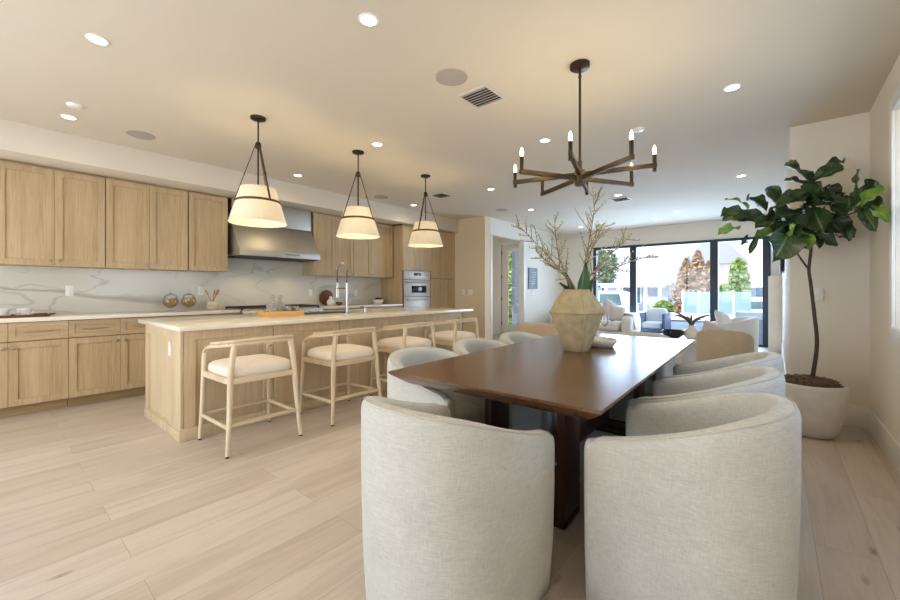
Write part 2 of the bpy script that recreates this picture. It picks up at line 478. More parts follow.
# living room left wall with hall opening (y 7.0 - 8.4)
w = MB(); w.box(XL - 0.12, XL, 6.95, 7.0, 0, CEIL); w.box(XL - 0.12, XL, 8.4, YE, 0, CEIL); w.box(XL - 0.12, XL, 7.0, 8.4, 2.39, CEIL)
struct('wall_living_left', w, M['wall'])
w = MB(); w.box(-6.6, -5.76, 9.0, 9.15, 0, CEIL); w.box(-4.78, XL - 0.12, 9.0, 9.15, 0, CEIL); w.box(-5.76, -4.78, 9.0, 9.15, 2.42, CEIL)
struct('wall_hall_end', w, M['wall'])
struct('wall_hall_left', MB().box(-6.7, -6.55, 6.9, 9.2, 0, CEIL), M['wall'])
# window wall
w = MB(); w.box(XL - 0.12, -3.74, YE, YE + 0.2, 0, CEIL); w.box(-0.07, 1.0, YE, YE + 0.2, 0, CEIL); w.box(-3.74, -0.07, YE, YE + 0.2, 2.33, CEIL)
struct('wall_living_end', w, M['wall'])
struct('wall_living_right', MB().box(XP, XR + 0.1, 4.93, YE, 0, CEIL, 0.004), M['wall'])
# right wall with a window
w = MB(); w.box(XR, XR + 0.24, 3.97, 5.0, 0, CEIL); w.box(XR, XR + 0.24, YB, 1.6, 0, CEIL)
w.box(XR, XR + 0.24, 1.6, 3.97, 0, 0.95); w.box(XR, XR + 0.24, 1.6, 3.97, 2.42, CEIL)
struct('wall_right', w, M['wall'])
# rear wall with a wide glazed opening behind the camera
w = MB(); w.box(-6.2, -5.0, YB - 0.15, YB, 0, CEIL); w.box(-0.6, XR + 0.15, YB - 0.15, YB, 0, CEIL); w.box(-5.0, -0.6, YB - 0.15, YB, 2.35, CEIL)
struct('wall_rear', w, M['wall'])
# fireplace chimney breast, low
struct('trim_2', MB().box(-0.1, XP, 9.75, YE, 0, 1.47, 0.006), plain('limestone_breast', rgb(226, 214, 196), 0.7))

def base(name, x0, x1, y0, y1):
    struct(name, MB().box(x0, x1, y0, y1, 0, 0.19, 0.004), M['trim'])
base('baseboard_plant', XP - 0.015, XR, 4.91, 4.93)
base('baseboard_right', XR - 0.015, XR, YB, 4.91)
base('baseboard_living_right', XP - 0.015, XP, 4.93, 9.75)
base('baseboard_kitchen_end', -5.5, XL + 0.015, 6.735, 6.75)
base('baseboard_living_left', XL, XL + 0.015, 8.5, YE)

# cased opening trim to the hall
w = MB(); w.box(XL - 0.13, XL + 0.012, 6.96, 7.02, 0, 2.40, 0.003); w.box(XL - 0.13, XL + 0.012, 8.38, 8.49, 0, 2.40, 0.003)
struct('trim_3', w, M['trim'])

# window_1: the sliding doors, three panels in a dark frame
win = sgroup('window_1')
f = MB()
f.box(-3.74, -0.07, YE - 0.02, YE + 0.14, 2.27, 2.33, 0.004); f.box(-3.74, -0.07, YE - 0.02, YE + 0.14, 0, 0.05, 0.004)
f.box(-3.74, -3.66, YE - 0.02, YE + 0.14, 0.05, 2.27, 0.004); f.box(-0.2, -0.07, YE - 0.02, YE + 0.14, 0.05, 2.27, 0.004)
f.build('window_frame', M['navyframe'], win)
for x in (-2.75, -1.05):
    MB().box(x - 0.075, x + 0.075, YE, YE + 0.1, 0.05, 2.27, 0.004).build('mullion', M['navyframe'], win)
for a, b in ((-3.66, -2.825), (-2.675, -1.125), (-0.975, -0.2)):
    MB().box(a, b, YE + 0.045, YE + 0.055, 0.05, 2.27).build('pane', M['glass'], win)

# window_2: right-hand wall, white casing
win = sgroup('window_2')
f = MB()
f.box(XR - 0.02, XR + 0.0, 3.97, 4.06, 0.86, 2.51, 0.004); f.box(XR - 0.02, XR, 1.51, 1.6, 0.86, 2.51, 0.004)
f.box(XR - 0.02, XR, 1.6, 3.97, 2.42, 2.51, 0.004); f.box(XR - 0.03, XR, 1.6, 3.97, 0.86, 0.95, 0.004)
f.build('window_casing', M['trim'], win)
f = MB()
for y in (1.6, 2.76, 3.92): f.box(XR + 0.16, XR + 0.21, y, y + 0.05, 0.95, 2.42, 0.003)
f.box(XR + 0.16, XR + 0.21, 1.6, 3.97, 0.95, 1.0, 0.003); f.box(XR + 0.16, XR + 0.21, 1.6, 3.97, 2.37, 2.42, 0.003)
f.build('window_frame', M['trim'], win)
MB().box(XR + 0.18, XR + 0.185, 1.65, 3.92, 1.0, 2.37).build('pane', M['glass'], win)

# window_3: behind the camera
win = sgroup('window_3')
f = MB()
for x in (-5.0, -3.57, -2.1, -0.68): f.box(x, x + 0.08, YB - 0.12, YB - 0.04, 0, 2.35, 0.004)
f.box(-5.0, -0.6, YB - 0.12, YB - 0.04, 2.28, 2.35); f.box(-5.0, -0.6, YB - 0.12, YB - 0.04, 0, 0.05)
f.build('window_frame', M['navyframe'], win)

# door_1: white front door with one column of glass, seen through the hall opening
d = sgroup('door_1')
f = MB()
f.box(-5.78, -5.69, 8.985, 9.0, 0, 2.48, 0.003); f.box(-4.85, -4.79, 8.985, 9.0, 0, 2.48, 0.003); f.box(-5.69, -4.85, 8.985, 9.0, 2.405, 2.48, 0.003); f.box(-5.76, -4.78, 9.07, 9.10, 2.36, 2.42); f.box(-5.76, -5.66, 9.07, 9.10, 0, 2.42); f.box(-4.86, -4.78, 9.07, 9.10, 0, 2.42)
f.build('door_frame', M['trim'], d)
f = MB()
f.box(-5.69, -5.5, 9.02, 9.065, 0.01, 2.4, 0.003); f.box(-5.02, -4.83, 9.02, 9.065, 0.01, 2.4, 0.003)
f.box(-5.5, -5.02, 9.02, 9.065, 2.24, 2.4, 0.003); f.box(-5.5, -5.02, 9.02, 9.065, 0.01, 0.29, 0.003)
for k in (1, 2, 3):
    z = 0.29 + k * (2.24 - 0.29) / 4
    f.box(-5.5, -5.02, 9.025, 9.06, z - 0.015, z + 0.015, 0.003)
f.build('door_panel', M['trim'], d)
MB().box(-5.5, -5.02, 9.04, 9.046, 0.29, 2.24).build('pane', M['glass'], d)
for z in (0.25, 0.9, 1.5, 2.15):
    MB().cyl((-5.695, 9.012, z), (-5.695, 9.012, z + 0.11), 0.011, seg=8).build('hinge', M['bronze'], d)
h = MB(); h.cyl((-4.9, 9.02, 1.02), (-4.9, 8.96, 1.02), 0.012, seg=8); h.obox((-4.9, 8.96, 1.02), (-5.01, 8.96, 1.02), 0.02, 0.018, 0.004)
h.build('door_handle', M['bronze'], d)

# ------------------------------------------------------------------ kitchen run
YR0, YR1 = 2.2, 3.4       # range
ZC = 0.935                # counter top
struct('wall_backsplash', MB().box(XK, XK + 0.02, -0.26, 5.14, ZC - 0.03, 1.75), M['marble'])

KB = bpy.data.objects
def knob(parent, p, n=(1, 0, 0)):
    k = MB(); p = V(p); n = V(n)
    k.tube([p, p + n * 0.012, p + n * 0.016, p + n * 0.022, p + n * 0.027], [0.006, 0.006, 0.014, 0.015, 0.009], 10)
    return k.build('knob', M['knob'], parent)

def bar_pull(parent, p, L):
    """horizontal pull along y on a +x face"""
    b = MB(); x, y, z = p
    b.tube([(x + 0.026, y - L / 2, z), (x + 0.026, y + L / 2, z)], 0.005, 8)
    for s in (-1, 1): b.cyl((x, y + s * L * 0.42, z), (x + 0.026, y + s * L * 0.42, z), 0.004, seg=8)
    return b.build('handle', M['knob'], parent)

def base_cabinet(y0, widths, label, knobs, drawers=True):
    """faces +x; local origin at the front-left toe"""
    xf = -5.5; xb = XK
    t = thing('base_cabinet', label, 'cabinet', (xf, y0, 0), 0, 'oak base cabinets along the back wall')
    W = sum(widths)
    MB().box(xb - xf + 0.02, -0.002, 0.002, W - 0.002, 0.10, ZC - 0.04).build('carcass', M['gapdark'], t)
    MB().box(xb - xf + 0.02, -0.07, 0.002, W - 0.002, 0.0, 0.10).build('toe_kick', M['oak_dark'], t)
    y = 0
    for wd, kn in zip(widths, knobs):
        dr = MB().shaker((0, y, 0.715), (0, 1, 0), (0, 0, 1), (1, 0, 0), wd, ZC - 0.04 - 0.715 - 0.004, 0.02, 0.045, 0.008).build('drawer', M['oak_h'], t)
        bar_pull(dr, (0.02, y + wd / 2, 0.80), min(0.19, wd * 0.5))
        do = MB().shaker((0, y, 0.105), (0, 1, 0), (0, 0, 1), (1, 0, 0), wd, 0.605, 0.02, 0.062, 0.012).build('door', M['oak'], t)
        knob(do, (0.02, y + (0.035 if kn == 'l' else wd - 0.035), 0.655))
        y += wd
    return t

base_cabinet(-0.25, (0.405, 0.405), 'oak base cabinet under the white tea cups, at the left end of the back counter', 'rl')
base_cabinet(0.56, (0.405, 0.405), 'oak base cabinet below the wall outlet, beside the pale island end panel', 'rl')
base_cabinet(1.37, (0.415, 0.415), 'oak base cabinet below the two pasta jars, mostly hidden by the island', 'rl')
base_cabinet(3.4, (0.44, 0.44), 'oak base cabinet right of the range, hidden behind the island', 'rl')
base_cabinet(4.28, (0.43, 0.43), 'oak base cabinet beside the oven tower, hidden behind the island', 'rl')

def upper_cabinet(y0, widths, z0, label, knobs, z1=2.445):
    xf = -5.75
    t = thing('wall_cabinet', label, 'cabinet', (xf, y0, z0), 0, 'oak wall cabinets above the marble backsplash')
    W = sum(widths); H = z1 - z0
    MB().box(XK - xf + 0.002, -0.001, 0.002, W - 0.002, 0.0, H).build('carcass', M['oak'], t)
    y = 0
    for wd, kn in zip(widths, knobs):
        do = MB().shaker((0, y, 0.0), (0, 1, 0), (0, 0, 1), (1, 0, 0), wd, H, 0.02, 0.062, 0.012).build('door', M['oak'], t)
        knob(do, (0.02, y + (0.035 if kn == 'l' else wd - 0.035), 0.055))
        y += wd
    # the thin filler strip up to the soffit
    MB().box(XK - xf + 0.002, 0.0, 0.0, W, H + 0.001, H + 0.024).build('filler_strip', M['oak_dark'], t)
    return t
upper_cabinet(0.08, (0.4, 0.4), 1.45, 'two-door oak wall cabinet at the left edge of the photo', 'rl')
upper_cabinet(0.885, (0.395, 0.395), 1.45, 'two-door oak wall cabinet in the middle, left of the steel hood', 'rl')
upper_cabinet(1.685, (0.46,), 1.45, 'single-door oak wall cabinet touching the left side of the steel hood', 'r')
upper_cabinet(3.43, (0.41, 0.37), 1.44, 'two-door oak wall cabinet touching the right side of the steel hood', 'll')
upper_cabinet(4.215, (0.4, 0.52), 1.44, 'two-door oak wall cabinet between the hood cabinet and oven tower', 'rl')

# counters
for a, b, lab in ((-0.26, YR0 - 0.003, 'pale stone countertop along the back wall, left of the range'), (YR1 + 0.003, 5.14, 'pale stone countertop along the back wall, right of the range')):
    o = MB().box(XK + 0.022, -5.45, a, b, ZC - 0.038, ZC, 0.003).build('countertop', M['quartz'])
    tag(o, lab, 'countertop')

# oven tower
xf = -5.5
t = thing('oven_tower', 'tall oak cabinet holding the steel wall oven, next to the tan end wall', 'cabinet', (xf, 5.16, 0))
TW = 0.80; PW = 0.76
s = MB(); s.box(XK - xf + 0.002, 0.0, 0.0, 0.018, 0, 2.465); s.build('side_panel', M['oak'], t)
s = MB(); s.box(XK - xf + 0.01, -0.004, 0.018, TW, 0.1, 0.70); s.box(XK - xf + 0.01, -0.004, 0.018, TW, 1.585, 2.445); s.box(XK - xf + 0.01, -0.6 + 0.1, 0.018, TW, 0.7, 1.585)
s.build('carcass', M['oak'], t)
for k in range(2):
    do = MB().shaker((-0.003, 0.018 + k * 0.39, 1.59), (0, 1, 0), (0, 0, 1), (1, 0, 0), 0.39, 0.855, 0.02, 0.06).build('door', M['oak'], t)
    knob(do, (0.017, 0.018 + (0.355 if k == 0 else 0.425), 1.645))
MB().shaker((-0.003, 0.018, 0.11), (0, 1, 0), (0, 0, 1), (1, 0, 0), 0.78, 0.58, 0.02, 0.06).build('drawer', M['oak_h'], t)
MB().box(XK - xf + 0.01, 0.0, 0.0, TW, 2.446, 2.468).build('filler_strip', M['oak_dark'], t)
MB().box(XK - xf + 0.01, -0.07, 0.0, TW, 0, 0.1).build('toe_kick', M['oak_dark'], t)
t = thing('pantry_cabinet', 'tall oak pantry with upper and lower double doors beside the wall oven', 'cabinet', (xf, 5.96, 0))
MB().box(XK - xf + 0.002, -0.003, 0.002, PW, 0.1, 2.445).build('carcass', M['gapdark'], t)
for k in range(2):
    for z0, z1, kz in ((0.105, 1.435, 1.37), (1.445, 2.445, 1.51)):
        do = MB().shaker((-0.003, 0.004 + k * 0.375, z0), (0, 1, 0), (0, 0, 1), (1, 0, 0), 0.375, z1 - z0, 0.02, 0.06).build('door', M['oak'], t)
        knob(do, (0.017, 0.004 + (0.34 if k == 0 else 0.41), kz))
MB().box(XK - xf + 0.01, 0.018, 0.75, 0.788, 0, 2.468).build('side_panel', M['oak'], t)
MB().box(XK - xf + 0.01, 0.0, 0.0, 0.75, 2.446, 2.468).build('filler_strip', M['oak_dark'], t)
MB().box(XK - xf + 0.01, -0.07, 0.0, PW, 0, 0.1).build('toe_kick', M['oak_dark'], t)

# wall oven
t = thing('wall_oven', 'stainless steel wall oven with dark window, built into the oak tower', 'oven', (xf, 5.19, 0.705))
W = 0.745
MB().box(-0.45, 0.0, 0, W, 0, 0.875).build('body', M['steel_dark'], t)
pn = MB().box(0.0, 0.025, 0, W, 0.70, 0.875, 0.004).build('control_panel', M['steel'], t)
MB().box(0.025, 0.027, 0.27, 0.47, 0.775, 0.83, 0.001).build('display', M['blackglass'], pn)
for k in (0.12, 0.6): MB().cyl((0.025, k, 0.80), (0.045, k, 0.80), 0.018, seg=14).build('knob', M['steel'], pn)
dr = MB().box(0.0, 0.03, 0, W, 0.365, 0.69, 0.004).build('oven_door', M['steel'], t)
MB().box(0.03, 0.032, 0.2, 0.62, 0.44, 0.58, 0.001).build('oven_window', M['blackglass'], dr)
h = MB().tube([(0.08, 0.05, 0.65), (0.08, W - 0.05, 0.65)], 0.013, 10); h.cyl((0.03, 0.07, 0.65), (0.08, 0.07, 0.65), 0.008, seg=8); h.cyl((0.03, W - 0.07, 0.65), (0.08, W - 0.07, 0.65), 0.008, seg=8)
h.build('handle', M['steel'], dr)
dr = MB().box(0.0, 0.03, 0, W, 0.005, 0.355, 0.004).build('lower_drawer', M['steel'], t)
h = MB().tube([(0.08, 0.05, 0.31), (0.08, W - 0.05, 0.31)], 0.013, 10); h.cyl((0.03, 0.07, 0.31), (0.08, 0.07, 0.31), 0.008, seg=8); h.cyl((0.03, W - 0.07, 0.31), (0.08, W - 0.07, 0.31), 0.008, seg=8)
h.build('handle', M['steel'], dr)

# range hood
t = thing('range_hood', 'wide stainless steel range hood with sloped canopy above the cooktop', 'range hood', (XK + 0.02, YR0, 1.67))
W = YR1 - YR0
MB().prism([(0, 0.09), (0.58, 0.09), (0.34, 0.46), (0, 0.46)], 0.0, W, 'y', 0.003).build('canopy', M['steel'], t)
lip = MB().prism([(0.0, 0.015), (0.56, 0.0), (0.60, 0.0), (0.60, 0.09), (0, 0.09)], 0.0, W, 'y', 0.004).build('lip', M['steel'], t)
MB().box(0.601, 0.604, 0.62, 0.86, 0.04, 0.056, 0.001).build('badge', M['chrome'], lip)
MB().box(0, 0.34, 0.0, W, 0.465, 0.80, 0.003).build('duct_cover', M['steel'], t)
bf = MB()
for k in range(34): bf.box(0.1, 0.57, 0.03 + k * 0.034, 0.05 + k * 0.034, -0.012, 0.006)
bf.build('baffle_filter', M['steel_dark'], t)
tr = MB()
tr.tube([(0.345, 0.01, 0.47), (0.345, W - 0.005, 0.47), (0.345, W - 0.005, 0.79)], 0.003, 6); tr.build('duct_trim', M['iron'], t)

# range
t = thing('range', 'stainless steel range with black cast iron grates below the hood', 'range', (-5.42, YR0 + 0.004, 0))
W = YR1 - YR0 - 0.008
MB().box(-0.63, -0.02, 0, W, 0.12, 0.90).build('body', M['steel'], t)
MB().box(-0.62, -0.08, 0.01, W - 0.01, 0.0, 0.12).build('toe_kick', M['steel_dark'], t)
MB().box(-0.63, 0.0, 0, W, 0.90, 0.925, 0.004).build('cooktop', M['steel'], t)
cp = MB().box(-0.02, 0.03, 0, W, 0.80, 0.915, 0.012).build('control_panel', M['steel'], t)
for k in range(8): MB().tube([(0.03, 0.09 + k * 0.145, 0.86), (0.05, 0.09 + k * 0.145, 0.86), (0.075, 0.09 + k * 0.145, 0.86)], [0.026, 0.022, 0.02], 14).build('knob', M['iron'], cp)
for j in range(2):
    a = 0.015 + j * 0.595
    dr = MB().box(-0.02, 0.015, a, a + 0.575, 0.16, 0.78, 0.006).build('oven_door', M['steel'], t)
    MB().tube([(0.06, a + 0.05, 0.73), (0.06, a + 0.525, 0.73)], 0.012, 8).build('handle', M['steel'], dr)
for j in range(3):
    g = MB(); a = 0.02 + j * 0.388
    for y in (a, a + 0.12, a + 0.24, a + 0.36): g.box(-0.58, -0.04, y - 0.008, y + 0.008, 0.945, 0.968, 0.003, 1)
    for x in (-0.58, -0.31, -0.04): g.box(x - 0.008, x + 0.008, a, a + 0.36, 0.945, 0.968, 0.003, 1)
    for x in (-0.57, -0.05):
        for y in (a, a + 0.36): g.box(x - 0.008, x + 0.008, y - 0.008, y + 0.008, 0.92, 0.95)
    g.build('grate', M['iron'], t)

# ------------------------------------------------------------------ island
t = thing('kitchen_island', 'long pale oak kitchen island with framed panels, below the three pendants', 'kitchen island', (-4.62, 1.0, 0))
IW, IL, IH = 1.02, 3.62, 0.885
MB().box(0.02, IW - 0.02, 0.02, IL - 0.02, 0.0, IH - 0.002).build('body', M['oak_island'], t)
# near end: framed panel and a wide corner post
e = MB()
e.shaker((0, 0.02, 0.0), (1, 0, 0), (0, 0, 1), (0, -1, 0), 0.80, IH, 0.02, 0.085, 0.019, 0.0)
e.box(0.80, IW, 0.0, 0.022, 0.0, IH, 0.002)
e.build('end_panel', M['oak_island'], t)
MB().shaker((IW, IL - 0.02, 0.0), (-1, 0, 0), (0, 0, 1), (0, 1, 0), IW, IH, 0.02, 0.10, 0.012, 0.0).build('end_panel', M['oak_island'], t)
n = 5; pw = (IL - 0.022) / n
for k in range(n):
    MB().shaker((IW - 0.021, 0.022 + k * pw, 0.0), (0, 1, 0), (0, 0, 1), (1, 0, 0), pw, IH, 0.021, 0.085, 0.019, 0.003).build('front_panel', M['oak_island'], t)
    MB().shaker((0.021, (k + 1) * pw, 0.1), (0, -1, 0), (0, 0, 1), (-1, 0, 0), pw, IH - 0.1, 0.02, 0.065, 0.008, 0.0015).build('door', M['oak_island'], t)
bm_ = MB(); bm_.box(IW, IW + 0.010, -0.010, IL, 0, 0.10, 0.003); bm_.build('plinth', M['oak_island'], t)
bm_ = MB(); bm_.box(0, IW, -0.010, 0.0, 0, 0.08, 0.003); bm_.build('plinth', M['oak_island'], t)
MB().box(0.735, 0.785, -0.006, 0.0, 0.655, 0.77, 0.002).build('outlet', M['plastic'], t)
o = MB().box(-4.68, -3.46, 0.955, 4.7, IH, IH + 0.034, 0.003).build('island_countertop', M['quartz'])
tag(o, 'pale stone slab on top of the oak island', 'countertop')
# ------------------------------------------------------------------ bar stools (local: faces -x toward the island; origin at floor centre)
def make_stool(label):
    t = thing('bar_stool', label, 'bar stool', (0, 0, 0), 0, 'bleached wood bar stools along the island')
    fx, bx, hw = -0.26, 0.27, 0.27          # front legs (island side), back legs
    SZ = 0.55
    # bent rail: around the back and out to the arms, two laminated layers
    def rail_pts(off, n=26):
        ctrl = [(-0.235, -0.255 - off, 0.705), (-0.10, -0.268 - off, 0.755), (0.10, -0.258 - off, 0.782), (0.225 + off * 0.6, -0.225 - off, 0.798), (0.275 + off, -0.10, 0.806), (0.285 + off, 0.0, 0.808)]
        ctrl += [(x, -y, z) for x, y, z in reversed(ctrl[:-1])]
        return smoothpts(ctrl, 6)
    def flat_rail(pts, w, h):
        m = MB(); rows = []
        n = len(pts)
        for i, p in enumerate(pts):
            d = (pts[min(i + 1, n - 1)] - pts[max(i - 1, 0)]).normalized()
            s = V((d.y, -d.x, 0)).normalized()
            k = 0.28
            rows.append([m.bm.verts.new(p + s * a * w / 2 + V((0, 0, b * h / 2))) for a, b in ((-1, -1 + k), (-1, 1 - k), (-1 + k, 1), (1 - k, 1), (1, 1 - k), (1, -1 + k), (1 - k, -1), (-1 + k, -1))])
        m._grid_faces(rows, False, True)
        m.bm.faces.new(rows[0]); m.bm.faces.new(list(reversed(rows[-1])))
        return m
    P = rail_pts(0.0)
    flat_rail(P, 0.034, 0.026).build('top_rail', M['stool_rail'], t)
    P2 = [p + V((0, 0, 0.024)) for p in rail_pts(0.004)[8:-8]]
    flat_rail(P2, 0.026, 0.020).build('back_rail', M['stool_rail'], t)
    for s in (-1, 1):
        # front leg runs from the floor and bends up into the arm
        pts = smoothpts([(fx - 0.005, s * 0.28, 0.012), (fx + 0.012, s * 0.268, 0.30), (fx + 0.022, s * 0.262, SZ), (fx + 0.018, s * 0.258, 0.65), (-0.235, s * 0.255, 0.705)], 4)
        lg = MB().tube(pts, [0.015 + 0.004 * min(1, p.z / 0.5) for p in pts], 10).build('leg', M['stool_wood'], t)
        MB().cyl((fx - 0.005, s * 0.28, 0.0), (fx - 0.005, s * 0.28, 0.014), 0.014, seg=8).build('foot_glide', M['iron'], lg)
        pts = smoothpts([(bx + 0.01, s * 0.28, 0.012), (bx - 0.012, s * 0.258, 0.30), (bx - 0.03, s * 0.245, SZ), (bx - 0.032, s * 0.232, 0.68), (bx - 0.035, s * 0.215, 0.795)], 4)
        lg = MB().tube(pts, [0.015 + 0.006 * min(1, p.z / 0.5) for p in pts], 10).build('leg', M['stool_wood'], t)
        MB().cyl((bx + 0.01, s * 0.28, 0.0), (bx + 0.01, s * 0.28, 0.014), 0.014, seg=8).build('foot_glide', M['iron'], lg)
    # seat frame
    f = MB()
    for s in (-1, 1): f.obox((fx + 0.02, s * 0.262, SZ - 0.018), (bx - 0.03, s * 0.248, SZ - 0.018), 0.026, 0.045, 0.004)
    f.obox((fx + 0.02, -0.262, SZ - 0.018), (fx + 0.02, 0.262, SZ - 0.018), 0.026, 0.045, 0.004)
    f.obox((bx - 0.03, -0.248, SZ - 0.018), (bx - 0.03, 0.248, SZ - 0.018), 0.026, 0.045, 0.004)
    f.build('seat_frame', M['stool_rail'], t)
    # stretchers
    MB().obox((fx + 0.006, -0.27, 0.20), (fx + 0.006, 0.27, 0.20), 0.022, 0.028, 0.006).build('stretcher', M['stool_rail'], t)
    MB().obox((bx - 0.006, -0.264, 0.22), (bx - 0.006, 0.264, 0.22), 0.022, 0.028, 0.006).build('stretcher', M['stool_rail'], t)
    for s in (-1, 1):
        MB().obox((fx + 0.006, s * 0.27, 0.20), (bx - 0.006, s * 0.264, 0.20), 0.022, 0.028, 0.006).build('stretcher', M['stool_rail'], t)
    # cushion: domed pad
    m = MB(); rows = []
    for zf, inset in ((0.0, 0.02), (0.012, 0.004), (0.035, 0.0), (0.062, 0.006), (0.08, 0.03), (0.092, 0.075), (0.098, 0.14), (0.1, 0.2)):
        row = []
        for k in range(40):
            a = 2 * PI * k / 40
            e = 0.42
            x = math.copysign(abs(math.cos(a)) ** e, math.cos(a)) * (0.262 - inset); y = math.copysign(abs(math.sin(a)) ** e, math.sin(a)) * (0.262 - inset)
            row.append(m.bm.verts.new((x, y, SZ + zf)))
        rows.append(row)
    m._grid_faces(rows, False, True); m.bm.faces.new(rows[-1]); m.bm.faces.new(list(reversed(rows[0])))
    m.build('seat_cushion', M['cushion'], t, 180)
    return t
s0 = make_stool('bleached wood bar stool in full view, nearest the island end with the outlet')
s0.location = (-3.28, 1.40, 0)
for y, lab in ((2.26, 'second bleached bar stool from the near island end, below the middle pendant'),
               (3.12, 'third bleached bar stool from the near island end, legs hidden by dining chair'),
               (3.98, 'bleached bar stool at the far island end, nearest the tan end wall')):
    dup(s0, (-3.28, y, 0), 0, lab)

# ------------------------------------------------------------------ dining table
TX0, TX1, TY0, TY1, TZ = -1.642, -0.512, 1.425, 4.005, 0.76
t = thing('dining_table', 'long rectangular walnut dining table with slanted edges, holding the clay vase', 'dining table', ((TX0 + TX1) / 2, (TY0 + TY1) / 2, 0), math.radians(1.3))
hx, hy = (TX1 - TX0) / 2, (TY1 - TY0) / 2
m = MB(); rows = []
for z, i in ((TZ - 0.066, 0.075), (TZ - 0.016, 0.004), (TZ - 0.012, 0.0), (TZ - 0.003, 0.0), (TZ, 0.003)):
    rows.append([m.bm.verts.new(p) for p in ((-hx + i, -hy + i, z), (hx - i, -hy + i, z), (hx - i, hy - i, z), (-hx + i, hy - i, z))])
m._grid_faces(rows, False, True); m.bm.faces.new(rows[-1]); m.bm.faces.new(list(reversed(rows[0])))
m.build('tabletop', M['walnut'], t, 20)
for sy in (-1, 1):
    for x in (-0.20, 0.232):
        MB().box(x - 0.021, x + 0.021, sy * 0.76 - 0.105, sy * 0.76 + 0.105, 0.04, TZ - 0.10, 0.004).build('leg', M['walnut_leg'], t)
    MB().box(-0.221, 0.253, sy * 0.76 - 0.105, sy * 0.76 + 0.105, 0.0, 0.04, 0.006).build('foot', M['walnut_leg'], t)
    MB().box(-0.36, 0.32, sy * 0.76 - 0.08, sy * 0.76 + 0.08, TZ - 0.10, TZ - 0.066, 0.006).build('crossbar', M['walnut_leg'], t)
MB().box(-0.02, 0.02, -0.665, 0.665, 0.12, 0.30, 0.006).build('stretcher', M['walnut_leg'], t)
MB().box(-0.18, 0.212, -0.79, -0.74, 0.10, 0.26, 0.004).build('stretcher', M['walnut_leg'], t)

